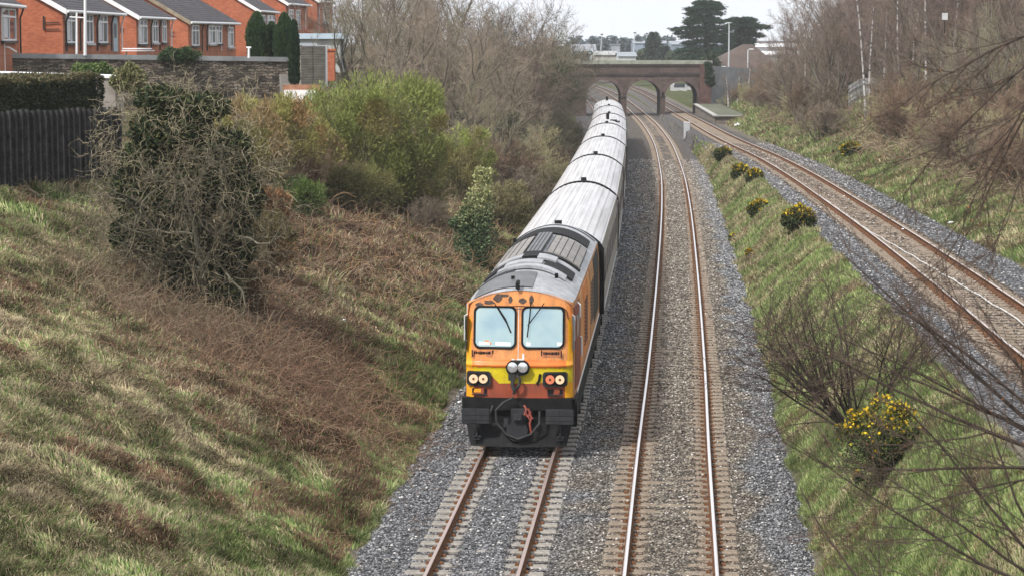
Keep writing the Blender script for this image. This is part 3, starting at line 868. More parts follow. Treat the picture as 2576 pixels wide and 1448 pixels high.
def coach_meshes(L):
    hw = 1.40; ze = 3.30; zc = 3.86
    out = {}
    # roof with longitudinal corrugations
    secs = []
    xs = []
    nrib = 15
    for k in range(nrib*4+1):
        x = lerp(-hw+.02, hw-.02, k/(nrib*4)); z = ze + (zc-ze)*(1-abs(x/(hw-.02))**2.3) ; z += (.018 if k % 4 in (1,) else 0)*(1 if abs(x) < 1.2 else 0)
        xs.append((x, z))
    for y in (.12, .5, L*.25, L/2, L*.75, L-.5, L-.12):
        dz = -.05 if y in (.12, L-.12) else 0
        secs.append([(x, y, z+dz) for x, z in xs])
    mb = MB(); v, f = loft(secs); mb.add(v, f)
    out['roof'] = (mb.mesh('roof', True), CROOF)
    mb = MB()
    for s in (-1, 1):
        P = [(s*1.36,1.02),(s*1.42,1.25),(s*1.425,2.0),(s*1.41,2.9),(s*(hw-.02),ze)]
        secs = [[(x, y, z) for x, z in P] for y in (.12, L-.12)]
        v, f = loft(secs); mb.add(v, f)
    for y in (.12, L-.12):
        mb.add([(-1.36,y,1.02),(1.36,y,1.02),(1.425,y,2.0),(1.38,y,ze),(.8,y,3.66),(0,y,3.8),(-.8,y,3.66),(-1.38,y,ze),(-1.425,y,2.0)], [tuple(range(9))])
    out['body'] = (mb.mesh('body'), CSIDE)
    mb = MB()
    for s in (-1, 1): mb.box((s*1.424, L/2, 2.38), (.016, L-3.6, .98))
    out['window_band'] = (mb.mesh('window_band'), CSIDE2)
    mb = MB()
    for s in (-1, 1): mb.box((s*1.412, L/2, 1.12), (.03, L-.4, .06))
    out['sill_stripe'] = (mb.mesh('sill_stripe'), MT['steel'])
    for k in range(8):
        y = 2.6 + k*(L-5.2)/7; mb = MB()
        for s in (-1, 1): mb.box((s*1.432, y, 2.38), (.012, 1.55, .8))
        out['window.%d' % k] = (mb.mesh('window'), MT['glass_dark'])
    for k, y in enumerate((.95, L-.95)):
        mb = MB()
        for s in (-1, 1): mb.box((s*1.43, y, 2.15), (.02, .8, 2.0))
        out['door.%d' % k] = (mb.mesh('door'), CSIDE2)
    mb = MB(); mb.box((0,L/2,.93), (2.5,L-.6,.2)); 
    for y, l in ((L*.38,2.4),(L*.5,1.8),(L*.62,2.6)): mb.box((0,y,.62), (2.5,l,.5))
    out['underframe'] = (mb.mesh('underframe'), MT['black'])
    mb = MB(); mb.box((0,-.06,2.2), (1.7,.34,2.4)); mb.add([(-1.38,.1,1.1),(1.38,.1,1.1),(1.38,.1,3.32),(.8,.1,3.7),(0,.1,3.84),(-.8,.1,3.7),(-1.38,.1,3.32)], [tuple(range(7))])
    out['gangway'] = (mb.mesh('gangway'), MT['black'])
    mb = MB()
    for i in range(24):
        x0 = -1.36+i*2.72/23
        pass
    P = []
    for k in range(31):
        x = lerp(-hw+.0, hw-.0, k/30); P.append((x, .10, 3.27 + .6*(1-abs(x/hw)**2.3)))
    mb.tube([(-1.42,.10,1.15),(-1.43,.1,2.2),(-1.41,.10,3.2)] + P[1:-1] + [(1.41,.10,3.2),(1.43,.1,2.2),(1.42,.10,1.15)], .042, 6)
    out['end_seal'] = (mb.mesh('end_seal'), MT['black'])
    mb = MB(); mb.box((0,.75,3.93), (.22,.3,.14)); mb.cyl((0,1.3,3.9), .07, .12, 'z', 10)
    out['roof_vent'] = (mb.mesh('roof_vent'), MT['black'])
    for nm, (me, mt) in out.items():
        me.materials.clear(); me.materials.append(mt)
    return out
cm_ = None
ordw = ['first', 'second', 'third', 'fourth', 'fifth', 'sixth', 'last']
y = LOCO_Y1 + .05
for k in range(7):
    y1 = y + CS*.9985
    loc, ang, L = vehicle_frame(y, y1)
    if cm_ is None: cm_ = coach_meshes(L)
    t = thing('railway_coach', ['silver roofed coach coupled directly behind the orange locomotive', 'silver roofed coach second behind the locomotive', 'silver roofed coach third behind the locomotive', 'silver roofed coach in the middle of the seven coach train', 'silver roofed coach with a dark patch on its roof, fifth behind the locomotive', 'silver roofed coach next to last in the train', 'silver roofed coach at the tail of the train nearest the brick bridge'][k], 'train coach', loc, ang, 'coaches of the train')
    for nm, (me, mt) in cm_.items():
        o = bpy.data.objects.new(nm.split('.')[0], me); COL.objects.link(o); o.parent = t
    if k == 4:
        mb = MB(); mb.box((.45,6.5,3.86), (.5,1.5,.06)); mb.box((.75,5.6,3.8), (.35,.9,.08)); mb.build('roof_patch', MT['black'], t)
        mb = MB(); mb.tube([(0,8.5,3.86),(0,8.5,4.3)], .12, 8); mb.build('exhaust', MT['black'], t)
    if k == 6:
        mb = MB(); mb.tube([(-.1,L*.82,3.8),(-.1,L*.82,4.25)], .12, 8); mb.build('exhaust', MT['black'], t)
    for yy in (2.9, L-2.9): bogie(yy, t, 2, 2.4, .46)
    y = y1
# ================================================================== BRIDGE
brick = Mat('dark_red_bridge_brick', .9, .15)
b_ = brick.n('ShaderNodeTexBrick'); b_.inputs['Scale'].default_value = 1; b_.inputs['Brick Width'].default_value = .24; b_.inputs['Row Height'].default_value = .08
b_.inputs['Mortar Size'].default_value = .008; b_.inputs['Color1'].default_value = (.075,.054,.048,1); b_.inputs['Color2'].default_value = (.125,.09,.079,1); b_.inputs['Mortar'].default_value = (.1,.08,.075,1)
brick.l(brick.coord('Object', (1,1,1)), b_.inputs['Vector'])
rot = brick.n('ShaderNodeMapping'); rot.inputs['Rotation'].default_value = (math.radians(90), 0, 0); brick.l(brick.coord('Object'), rot.inputs[0]); brick.l(rot.outputs[0], b_.inputs['Vector'])
c = brick.mix(.75, b_.outputs[0], brick.ramp(brick.noise(.5, 6), [(.3, (.45,.42,.42)), (.55, (1,1,1)), (.8, (1.6,1.35,1.25))]), 'MULTIPLY')
brick.base(c)
darkb = mottle('dark_bridge_brick', (.045,.04,.042), (.10,.075,.07), .8, .95, .1)  # mottled brick, darker than the wall faces
cap = mottle('lichened_coping_stone', (.20,.21,.17), (.34,.35,.30), 1.4, .9, .15)
BY, BT = 306.0, 8.0
bx = lambda px: float(at(px, 280, BY)[0])
bz = lambda py: float(at(1600, py, BY)[2])
arches = [(bx(1518.5), 2.34), (bx(1619), 2.30), (bx(1713.5), 2.18)]
SPR, TOPW = 2.35, bz(162)
br = thing('arch_bridge', 'old red brick road bridge with three round arches crossing the railway', 'bridge', (arches[1][0], BY, 0))
bi = Matrix.Translation((-arches[1][0], -BY, 0))
def bpart(mb, name, mat, smooth=False, par=None):
    o = mb.build(name, mat, par or br, smooth)
    if par is None: o.matrix_parent_inverse = bi
    return o
XL0, XR0 = bx(1395), bx(1788)
zb0 = -.6
mb = MB()
# spandrel wall: columns of quads above each arch, piers between
def arch_z(x):
    for cx, r in arches:
        if abs(x-cx) < r: return SPR + math.sqrt(r*r-(x-cx)**2)*.97
    return zb0
xs = sorted(set([XL0, XR0] + [cx + r*math.cos(math.pi*k/28)*q for cx, r in arches for k in range(15) for q in (-1, 1)]))
for f in (0, BT):
    for a_, b2 in zip(xs, xs[1:]):
        mid = (a_+b2)/2
        inside = any(abs(mid-cx) < r for cx, r in arches)
        za, zb_ = (arch_z(a_) if inside else zb0), (arch_z(b2) if inside else zb0)
        if inside:
            for cx, r in arches:
                if abs(mid-cx) < r:
                    za = SPR + math.sqrt(max(0, r*r-(a_-cx)**2))*.97; zb_ = SPR + math.sqrt(max(0, r*r-(b2-cx)**2))*.97
        mb.add([(a_,BY+f,za),(b2,BY+f,zb_),(b2,BY+f,TOPW),(a_,BY+f,TOPW)], [(0,1,2,3)])
mb.add([(XL0,BY,zb0),(XL0,BY+BT,zb0),(XL0,BY+BT,TOPW),(XL0,BY,TOPW)], [(0,1,2,3)])
mb.add([(XR0,BY,zb0),(XR0,BY+BT,zb0),(XR0,BY+BT,TOPW),(XR0,BY,TOPW)], [(0,1,2,3)])
bpart(mb, 'wall', brick.m)
for cx, r in arches:
    mb = MB(); P = [(cx-r, zb0), (cx-r, SPR)] + [(cx - r*math.cos(math.pi*k/28), SPR + r*math.sin(math.pi*k/28)*.97) for k in range(1, 28)] + [(cx+r, SPR), (cx+r, zb0)]
    for (x0, z0), (x1, z1) in zip(P, P[1:]): mb.add([(x0,BY+.01,z0),(x1,BY+.01,z1),(x1,BY+BT-.01,z1),(x0,BY+BT-.01,z0)], [(0,1,2,3)])
    bpart(mb, 'arch_barrel', darkb, True)
    mb = MB(); n = 28; ro = r+.45
    for k in range(n):
        a0, a1 = math.pi*k/n, math.pi*(k+1)/n
        I0, I1 = (cx-r*math.cos(a0)*1.0, SPR+r*math.sin(a0)*.97), (cx-r*math.cos(a1), SPR+r*math.sin(a1)*.97)
        O0, O1 = (cx-ro*math.cos(a0), SPR+ro*math.sin(a0)*.97), (cx-ro*math.cos(a1), SPR+ro*math.sin(a1)*.97)
        mb.add([(I0[0],BY-.05,I0[1]),(I1[0],BY-.05,I1[1]),(O1[0],BY-.05,O1[1]),(O0[0],BY-.05,O0[1]),(I0[0],BY+.02,I0[1]),(I1[0],BY+.02,I1[1]),(O1[0],BY+.02,O1[1]),(O0[0],BY+.02,O0[1])], [(0,1,2,3),(0,4,5,1),(2,6,7,3)])
    bpart(mb, 'arch_ring', mottle('arch_ring_brick', (.07,.055,.055), (.15,.105,.095), 1.2, .95, .1), True)
mb = MB(); mb.box(((XL0+XR0)/2, BY-.06, bz(185.5)), (XR0-XL0, .16, .26)); mb.box(((XL0+XR0)/2, BY-.09, bz(190)+.0), (XR0-XL0, .08, .12)); bpart(mb, 'string_course', darkb)
mb = MB(); mb.box(((XL0+XR0)/2, BY+.14, bz(157.5)), (XR0-XL0+.3, .6, .46)); mb.box(((XL0+XR0)/2, BY+BT-.15, bz(157.5)), (XR0-XL0+.3, .6, .46)); bpart(mb, 'coping', cap)
mb = MB(); mb.box(((XL0+XR0)/2, BY-.08, TOPW-.14), (XR0-XL0+.1, .2, .14)); bpart(mb, 'string_course', darkb)
mb = MB(); mb.box((XR0-.75, BY-.2, (TOPW+zb0)/2-.4), (1.5, .4, TOPW-zb0+.8-.5)); mb.box((XR0-.75, BY-.2, TOPW-.3), (1.6, .5, .6)); bpart(mb, 'buttress', mottle('buttress_brick', (.075,.045,.042), (.14,.08,.07), 1.5, .95, .1))  # buttress has its own mottled brick, a little redder than the wall
for k_ in (0, 1):
    mb = MB(); mb.box(((arches[k_][0]+arches[k_+1][0])/2, BY-.15, .05), (1.0, .5, .5)); bpart(mb, 'pier_footing', darkb)
for px in (1352+0, ): pass
for cx in ((arches[0][0]+arches[1][0])/2, (arches[1][0]+arches[2][0])/2):
    mb = MB(); mb.box((cx, BY-.05, SPR+.02), (.86, .2, .16)); bpart(mb, 'impost', darkb)
mb = MB()
mb.box(((XL0+XR0)/2, BY+BT/2, TOPW-.75), (XR0-XL0-.1, BT-.9, .2))
bpart(mb, 'deck', mottle('road_deck', (.05,.05,.05), (.07,.07,.07), 2, .9))

# grey wall running on from the bridge to the right, and the ramped approach behind
gw = MB(); P0 = np.array([XR0+.06, BY+1.2]); P1 = np.array([XR0+13, BY+13.0])
gw.add([(P0[0],P0[1],.0),(P1[0],P1[1],2.5),(P1[0],P1[1],5.6),(P0[0],P0[1],6.5),(P0[0],P0[1]+.4,.0),(P1[0],P1[1]+.4,2.5),(P1[0],P1[1]+.4,5.6),(P0[0],P0[1]+.4,6.5)], [(0,1,2,3),(3,2,6,7),(4,7,6,5),(1,5,6,2),(0,3,7,4)])
o = gw.build('boundary_wall', mottle('grey_rendered_wall', (.16,.17,.18), (.27,.28,.29), .6, .9)); tag(o, 'grey wall running back from the right end of the brick bridge', 'wall')

# platform ramp and cabinet
pf = thing('platform', 'low abandoned platform end with pale edge beside the right track', 'platform', (24, 257, 0))
pi_ = Matrix.Translation((-24, -257, 0))
def pedge(y): return float(XR(y)) + 1.75
mb = MB(); ys = [256, 270, 285, 300, 305.6]; zt = 1.45
for a_, b2 in zip(ys, ys[1:]):
    mb.add([(pedge(a_),a_,zt),(pedge(b2),b2,zt),(pedge(b2)+3.6,b2,zt),(pedge(a_)+3.6,a_,zt)], [(0,1,2,3)])
    mb.add([(pedge(a_)+.2,a_,-.2),(pedge(b2)+.2,b2,-.2),(pedge(b2)+.2,b2,zt-.12),(pedge(a_)+.2,a_,zt-.12)], [(0,1,2,3)], 1)
mb.add([(pedge(256)+.2,256.1,-.3),(pedge(256)+3.6,256.1,-.3),(pedge(256)+3.6,256.1,zt-.1),(pedge(256)+.2,256.1,zt-.1)], [(0,1,2,3)], 1)
o = mb.build('platform_deck', [mottle('mossy_platform_top', (.075,.085,.05), (.15,.15,.11), .5, .95), mottle('platform_brickwork', (.12,.10,.085), (.22,.19,.16), 1.2, .95)], pf); o.matrix_parent_inverse = pi_
mb = MB()
for a_, b2 in zip(ys, ys[1:]):
    mb.add([(pedge(a_)-.02,a_,zt-.1),(pedge(b2)-.02,b2,zt-.1),(pedge(b2)-.02,b2,zt+.03),(pedge(a_)-.02,a_,zt+.03),(pedge(a_)+.5,a_,zt+.03),(pedge(b2)+.5,b2,zt+.03)], [(0,1,2,3),(3,2,5,4)])
mb.box((pedge(256)+1.8, 255.95, zt-.04), (3.7, .35, .15))
o = mb.build('coping', mottle('pale_platform_edge', (.3,.29,.27), (.46,.45,.42), 1, .85), pf); o.matrix_parent_inverse = pi_

def cabinet(px, pyb, pyt, w_px):
    p = on_z(px, pyb, .15); Y = p[1]; h = float(at(px, pyt, Y)[2]) - .15; w = w_px/FPX*Y
    t = thing('equipment_cabinet', 'tall pale grey lineside cabinet standing alone between the tracks before the bridge', 'cabinet', (p[0], Y, .15))
    mb = MB(); mb.box((0,0,h/2), (w,.5,h)); mb.build('body', mottle('pale_grey_cabinet', (.42,.44,.46), (.52,.54,.55), 1.5, .5), t, bevel=.02)
    mb = MB(); mb.box((0,0,h+.03), (w*1.08,.6,.07)); mb.build('roof', MT['white'], t)
    mb = MB(); mb.box((0,-.26,h/2), (w*.86,.02,h*.88)); d = mb.build('door', mottle('cabinet_door', (.44,.46,.48), (.54,.55,.57), 1.5, .5), t)
    mb = MB(); mb.box((w*.3,-.28,h/2), (.03,.03,.16)); mb.build('handle', MT['black'], d)
    mb = MB(); mb.box((0,0,-.06), (w*1.3,.8,.16)); mb.build('plinth', conc.m, t)
cabinet(1727.5, 347, 309, 15)

# ================================================================== HOUSES
hb = Mat('orange_house_brick', .9, .15)
b_ = hb.n('ShaderNodeTexBrick'); b_.inputs['Scale'].default_value = 1; b_.inputs['Brick Width'].default_value = .23; b_.inputs['Row Height'].default_value = .076
b_.inputs['Mortar Size'].default_value = .006; b_.inputs['Color1'].default_value = (.34,.095,.05,1); b_.inputs['Color2'].default_value = (.47,.155,.08,1); b_.inputs['Mortar'].default_value = (.34,.17,.11,1)
rot = hb.n('ShaderNodeMapping'); rot.inputs['Rotation'].default_value = (math.radians(90), 0, 0)
geo = hb.n('ShaderNodeNewGeometry'); hb.l(hb.coord('Object'), rot.inputs[0]); hb.l(rot.outputs[0], b_.inputs['Vector'])
hb.base(hb.mix(.6, b_.outputs[0], hb.ramp(hb.noise(.8, 5), [(.3, (.72,.66,.64)), (.7, (1.25,1.25,1.2))]), 'MULTIPLY'))
slate = Mat('dark_concrete_roof_tiles', .75, .25)
sx = slate.n('ShaderNodeSeparateXYZ'); slate.l(slate.n('ShaderNodeTexCoord').outputs['Object'], sx.inputs[0])
wv = slate.n('ShaderNodeTexWave', bands_direction='Z'); wv.inputs['Scale'].default_value = 1.9; wv.inputs['Distortion'].default_value = .4; slate.l(slate.coord('Object'), wv.inputs['Vector'])
slate.base(slate.mix(.85, slate.ramp(slate.noise(1.5, 6), [(.3, (.035,.033,.037)), (.7, (.08,.072,.078))]), slate.ramp(wv.outputs[0], [(.1, (.55,.55,.55)), (.5, (1.2,1.2,1.2))]), 'MULTIPLY'))
slate.bump(wv.outputs[0], .6, .05)
mossy = mottle('mossy_verge', (.2,.16,.11), (.33,.28,.2), 1.5, .95)
pipe_b = mottle('black_pipe', (.02,.02,.022), (.04,.04,.04), 3, .5)
def house(label, e1, e2, ze_off, hgt, width, verge, wins, downs=(), pitch=.56, gab_pipe=None, roof_len=5.5, extra=None, d1=None, d2=None, zg=None, ov=.25):
    """e1/e2: picture points of the near and far ends of the eave; the eave wall faces the railway."""
    A = at(e1[0], e1[1], d1); B = at(e2[0], e2[1], d2)
    ze = (A[2]+B[2])/2
    L = math.hypot(B[0]-A[0], B[1]-A[1]); ang = math.atan2(-(B[0]-A[0]), B[1]-A[1])
    t = thing('brick_house', label, 'house', (A[0], A[1], ze-hgt), ang, 'brick houses above the stone wall')
    # local: y along the eave wall away from camera, -x into the house, z from ground
    Wd = width; H = hgt; rz = H + Wd*.5*pitch
    wall = MB()
    wall.add([(0,0,-1.5),(0,L,-1.5),(0,L,H),(0,0,H),(-Wd,0,-1.5),(-Wd,L,-1.5),(-Wd,L,H),(-Wd,0,H),(-Wd/2,0,rz),(-Wd/2,L,rz)], [(0,1,2,3),(4,0,3,8,7),(5,6,9,2,1),(4,7,6,5)])
    wo_ = wall.build('wall', hb.m, t)
    rf = MB(); o_ = .3; th = .09
    for s in (1, -1):
        x0 = (o_ if s > 0 else -Wd-o_); z0 = H - o_*pitch
        P = [(x0, -ov, z0), (x0, L+ov, z0), (-Wd/2, L+ov, rz), (-Wd/2, -ov, rz)]
        rf.add([(a_, b2, c2+.04) for a_, b2, c2 in P] + [(a_, b2, c2+.04+th) for a_, b2, c2 in P], [(0,1,2,3),(4,5,6,7),(0,1,5,4),(1,2,6,5),(3,0,4,7)])
    ro = rf.build('roof', slate.m, t)
    vm = MB(); x0, z0 = o_, H-o_*pitch
    for yy in (-ov-.02,):
        for s in (1, -1):
            xa = x0 if s > 0 else -Wd-o_
            vm.add([(xa,yy,z0-.16),(xa,yy,z0+.16),(-Wd/2,yy,rz+.16),(-Wd/2,yy,rz-.16),(xa,yy+.05,z0-.16),(xa,yy+.05,z0+.16),(-Wd/2,yy+.05,rz+.16),(-Wd/2,yy+.05,rz-.16)], [(0,1,2,3),(4,5,6,7),(0,3,7,4),(1,2,6,5),(0,1,5,4)])
    vm.build('bargeboard', MT['white'] if verge == 'white' else mossy, ro)
    g = MB(); g.tube([(o_+.06,-ov,H-.13),(o_+.06,L+ov,H-.13)], .09, 8); g.box((o_-.02,L/2,H-.14), (.03,L+2*ov,.2)); g.build('gutter', MT['white'], ro)
    for k, (y0, y1, z0, z1, kind) in enumerate(wins):
        y0, y1 = y0*L, y1*L
        if kind == 'door':
            m_ = MB(); m_.box((.02,(y0+y1)/2,(z0+z1)/2), (.06,y1-y0,z1-z0)); d = m_.build('door', mottle('pale_blue_door', (.3,.4,.46), (.42,.5,.56), 2, .5), t)
            m_ = MB(); m_.box((.055,(y0+y1)/2-.1,z0+1.35), (.03,(y1-y0)*.5,.9)); m_.build('pane', MT['glass_dark'], d)
            m_ = MB(); m_.box((.07,y0+.12,z0+1.0), (.05,.04,.14)); m_.build('handle', MT['steel'], d)
            continue
        fx = .02
        m_ = MB(); w_ = y1-y0
        for yy in (y0+.05, (y0+y1)/2, y1-.05): m_.box((fx+.04,yy,(z0+z1)/2), (.09,.11,z1-z0))
        for zz in (z0+.05, z1-.05, z1-.45): m_.box((fx+.04,(y0+y1)/2,zz), (.088,w_,.1))
        f = m_.build('window', MT['white'], t)
        m_ = MB(); m_.box((fx+.01,(y0+y1)/2,(z0+z1)/2), (.03,w_-.1,z1-z0-.1)); m_.build('pane', MT['glass_dark'], f)
        m_ = MB(); m_.box((.09,(y0+y1)/2,z0-.07), (.22,w_+.3,.14)); m_.build('sill', pipe_b if k % 2 == 0 else MT['steel'], f)
        if kind == 'net':
            m_ = MB()
            m_.box((fx+.028,y0+w_*.28,(z0+z1)/2-.1), (.012,w_*.3,z1-z0-.5)); m_.build('curtain', mottle('net_curtain', (.5,.51,.53), (.66,.67,.69), 6, .9), f)
    for (y_, col_) in downs:
        m_ = MB(); mt = MT['white'] if col_ == 'w' else pipe_b; y_ = y_*L
        m_.tube([(o_+.06,y_,H-.18),(o_+.02,y_+.1,H-.3),(.09,y_+.5,H-.75),(.08,y_+.55,H-1.0),(.08,y_+.55,.05)], .05, 8); m_.build('downpipe', mt, t, True)
    if gab_pipe:
        for (gx, gz0, gz1, wd) in gab_pipe:
            m_ = MB(); m_.tube([(-gx,-.07,gz1),(-gx,-.09,gz0)], .045, 8); m_.tube([(-gx,-.09,gz0+.05),(-gx+wd,-.09,gz0+.05)], .03, 6); m_.tube([(-gx,-.09,gz1-.4),(-gx+wd,-.09,gz1-.36)], .03, 6); m_.build('waste_pipe', pipe_b, t)
    m_ = MB(); m_.box((-Wd*.5, L*.35, rz+.5), (.9,.9,1.6)); m_.cyl((-Wd*.5, L*.35, rz+1.45), .16, .35, 'z', 10); m_.build('chimney', hb.m, ro)
    return t, L
WZ0, WZ1 = .55, 2.3
house('brick bungalow nearest the left edge of the photo, its tall window at the frame edge', (-40, 8), (46, 8), 0, 2.75, 7, 'white', [(.45,.86,.75,2.5,'net')], [(.95,'b')], d1=116, d2=127, pitch=.56)
house('brick bungalow with white bargeboard, grey gutter and pale blue door behind the stone wall', (157, 23), (301, 33), 0, 2.5, 9, 'white', [(.04,.19,WZ0,WZ1,'net'), (.36,.48,WZ0,WZ1,'plain'), (.58,.74,WZ0,WZ1,'net'), (.86,.94,.0,2.2,'door')], [(.78,'b'),(.0,'b'),(.52,'b'),(.23,'b'),(.98,'w')], gab_pipe=[(1.1,1.3,2.1,.9)], d1=132, d2=148)
house('brick bungalow with white bargeboard, second along, behind the white garden table', (342, 39), (427, 45), 0, 2.45, 9, 'white', [(.05,.28,.5,2.2,'net'), (.44,.6,.6,2.2,'plain'), (.74,.86,.6,2.2,'plain')], [(.60,'b'),(.34,'b'),(.96,'w')], gab_pipe=[(1.2,1.4,1.95,.3)], d1=158, d2=168)
house('brick bungalow with mossy brown verge, third along, with two curved white downpipes', (473, 53), (592, 57), 0, 2.4, 10.5, 'moss', [(.06,.2,.45,2.1,'plain'), (.40,.54,.6,2.1,'net'), (.56,.68,.6,2.1,'net'), (.82,.93,.35,2.0,'net')], [(.22,'b'),(.32,'b'),(.62,'w'),(.78,'w')], gab_pipe=[(1.6,1.2,1.9,.5)], d1=180, d2=192)
house('taller brick house with white bargeboard rising behind the conifers', (646, 25), (693, 29), 0, 4.6, 11, 'white', [(.1,.4,2.8,4.2,'net'), (.5,.9,2.6,4.2,'net')], [(.93,'w')], gab_pipe=[(3.2,3.0,4.2,.4)], d1=200, d2=210, pitch=.6)
house('brick house with white porch pipes right of the conifers', (719, 9), (774, 10), 0, 3.2, 9, 'white', [(.10,.3,.2,2.6,'net'), (.42,.6,.3,2.6,'net')], [(.02,'w'),(.8,'w')], d1=214, d2=224, pitch=.6)
house('last brick house on the left, half behind the bare trees', (797, 2), (836, 3), 0, 3.2, 9, 'white', [(.35,.75,.9,2.7,'net')], [(.05,'w')], d1=226, d2=236, pitch=.6)
# raised garden plinth of the far houses
mb = MB(); A = at(716, 76, 212); B = at(850, 74, 234)
mb.add([(A[0],A[1],5),(B[0],B[1],5),(B[0],B[1],B[2]),(A[0],A[1],A[2]),(A[0]-6,A[1]+2,5),(B[0]-6,B[1]+2,5),(B[0]-6,B[1]+2,B[2]),(A[0]-6,A[1]+2,A[2])], [(0,1,2,3),(3,2,6,7),(0,3,7,4)])
o = mb.build('garden_wall', hb.m); tag(o, 'low orange brick garden wall under the last houses, topped with a white line', 'wall')
# flat roofed garage with pale blue fascia, grey panel fence
A = at(752, 100, 150)
gr = thing('garage', 'small flat roofed garage with pale blue fascia just right of the conifers', 'garage', (A[0], A[1], 8.0))
mb = MB(); mb.box((1.2,2,.7), (3.0,4,2.2)); mb.build('wall', mottle('garage_render', (.4,.42,.42), (.52,.54,.54), 1, .9), gr)
mb = MB(); mb.box((1.25,1.9,1.98), (3.4,4.4,.36)); mb.build('roof', mottle('pale_blue_fascia', (.4,.5,.6), (.5,.6,.68), 1, .6), gr)
mb = MB(); mb.box((.6,-.03,1.2), (1.2,.06,.7)); w_ = mb.build('window', MT['white'], gr); mb = MB(); mb.box((.6,-.07,1.2), (1.0,.03,.55)); mb.build('pane', mottle('garage_glass', (.35,.42,.48), (.5,.56,.6), 1, .2), w_)
planks = Mat('weathered_grey_planks', .9, .1)
wv = planks.n('ShaderNodeTexWave', bands_direction='Z'); wv.inputs['Scale'].default_value = 2.2; wv.inputs['Distortion'].default_value = .6; planks.l(planks.coord('Object'), wv.inputs['Vector'])
planks.base(planks.mix(.9, planks.ramp(planks.noise(2, 6, planks.coord('Object', (.4,.4,3))), [(.3, (.17,.155,.13)), (.7, (.32,.295,.25))]), planks.ramp(wv.outputs[0], [(.05, (.7,.7,.7)), (.3, (1.1,1.1,1.1))]), 'MULTIPLY'))
def panel_fence(name, label, pa, pb, Ya, Yb, cat='fence', mat=None, topw=True):
    A, B = at(pa[0], pa[1], Ya), at(pb[0], pb[1], Yb)
    h = A[2] - at(pa[0], pa[2], Ya)[2]
    L = math.hypot(B[0]-A[0], B[1]-A[1])
    t = thing(name, label, cat, (A[0], A[1], A[2]-h), math.atan2(B[1]-A[1], B[0]-A[0]))
    mb = MB(); mb.box((L/2,0,h/2-.2), (L,.08,h+.4)); mb.build('boards', mat or planks.m, t)
    for k in range(3):
        mb = MB(); mb.box((L*k/2,-.03,h/2-.1), (.14,.14,h+.3)); mb.build('post', MT['white'] if topw and k == 2 else mat or planks.m, t)
    mb = MB(); mb.box((L/2,0,h+.03), (L+.1,.16,.07)); mb.build('capping', MT['white'] if topw else planks.m, t)
panel_fence('plank_fence', 'weathered grey plank fence right of the dark conifers', (755,117,208), (818,118,208), 128, 130)
panel_fence('garden_fence', 'long pale grey fence partly hidden by bare trees, behind the plank fence', (786,93,130), (862,93,130), 152, 156, topw=False)
mb = MB(); A = at(828, 128, 140); mb.box((A[0],A[1],A[2]-.9), (.7,.7,1.9)); mb.box((A[0],A[1],A[2]+.06), (.85,.85,.12)); o = mb.build('brick_pillar', hb.m); tag(o, 'short orange brick gate pillar beside the plank fence', 'pillar')
# ---- long stone wall
stone = Mat('rubble_stone_wall', .95, .1)
b_ = stone.n('ShaderNodeTexBrick'); b_.inputs['Scale'].default_value = 1; b_.inputs['Brick Width'].default_value = .42; b_.inputs['Row Height'].default_value = .145; b_.offset_frequency = 2
b_.inputs['Mortar Size'].default_value = .022; b_.inputs['Color1'].default_value = (.07,.06,.05,1); b_.inputs['Color2'].default_value = (.28,.245,.20,1); b_.inputs['Mortar'].default_value = (.05,.045,.045,1)
dist = stone.n('ShaderNodeVectorMath', operation='ADD'); nzs = stone.n('ShaderNodeTexNoise'); nzs.inputs['Scale'].default_value = 2.5; stone.l(stone.coord('Object'), nzs.inputs['Vector'])
scl = stone.n('ShaderNodeVectorMath', operation='SCALE'); scl.inputs['Scale'].default_value = .4; stone.l(nzs.outputs['Color'], scl.inputs[0]); 
rot = stone.n('ShaderNodeMapping'); rot.inputs['Rotation'].default_value = (math.radians(90), 0, 0); stone.l(stone.coord('Object'), rot.inputs[0])
stone.l(rot.outputs[0], dist.inputs[0]); stone.l(scl.outputs[0], dist.inputs[1]); stone.l(dist.outputs[0], b_.inputs['Vector'])
stone.base(stone.mix(.8, b_.outputs[0], stone.ramp(stone.noise(1.6, 7), [(.35, (.38,.36,.34)), (.6, (1.1,1.05,1.0)), (.78, (1.9,1.8,1.65))]), 'MULTIPLY')); stone.bump(b_.outputs['Fac'], -.6, .03)
A, B = at(-30, 146, 124), at(727, 156, 131)
L = math.hypot(B[0]-A[0], B[1]-A[1])
t = thing('stone_wall', 'long dark rubble stone garden wall with flat grey coping', 'wall', (A[0], A[1], 6.4), math.atan2(B[1]-A[1], B[0]-A[0]))
mb = MB(); hA, hB = A[2]-6.4, B[2]-6.4
mb.add([(0,0,0),(L,0,0),(L,0,hB),(0,0,hA),(0,.45,0),(L,.45,0),(L,.45,hB),(0,.45,hA)], [(0,1,2,3),(3,2,6,7),(4,7,6,5),(1,5,6,2),(0,3,7,4)]); mb.build('wall', stone.m, t)
mb = MB(); mb.add([(-.1,-.09,hA+.005),(L+.1,-.09,hB+.005),(L+.1,-.09,hB+.27),(-.1,-.09,hA+.27),(-.1,.55,hA+.005),(L+.1,.55,hB+.005),(L+.1,.55,hB+.27),(-.1,.55,hA+.27)], [(0,1,2,3),(3,2,6,7),(4,7,6,5),(1,5,6,2),(0,3,7,4)])
mb.build('coping', mottle('grey_coping', (.19,.2,.205), (.31,.32,.33), 1.1, .85), t)
mb = MB(); mb.box((L-.28, -.06, (hB)/2-.35), (.6,.18,hB-.7)); mb.build('quoin', mottle('pale_quoin', (.24,.22,.2), (.42,.4,.37), 2.5, .9), t)
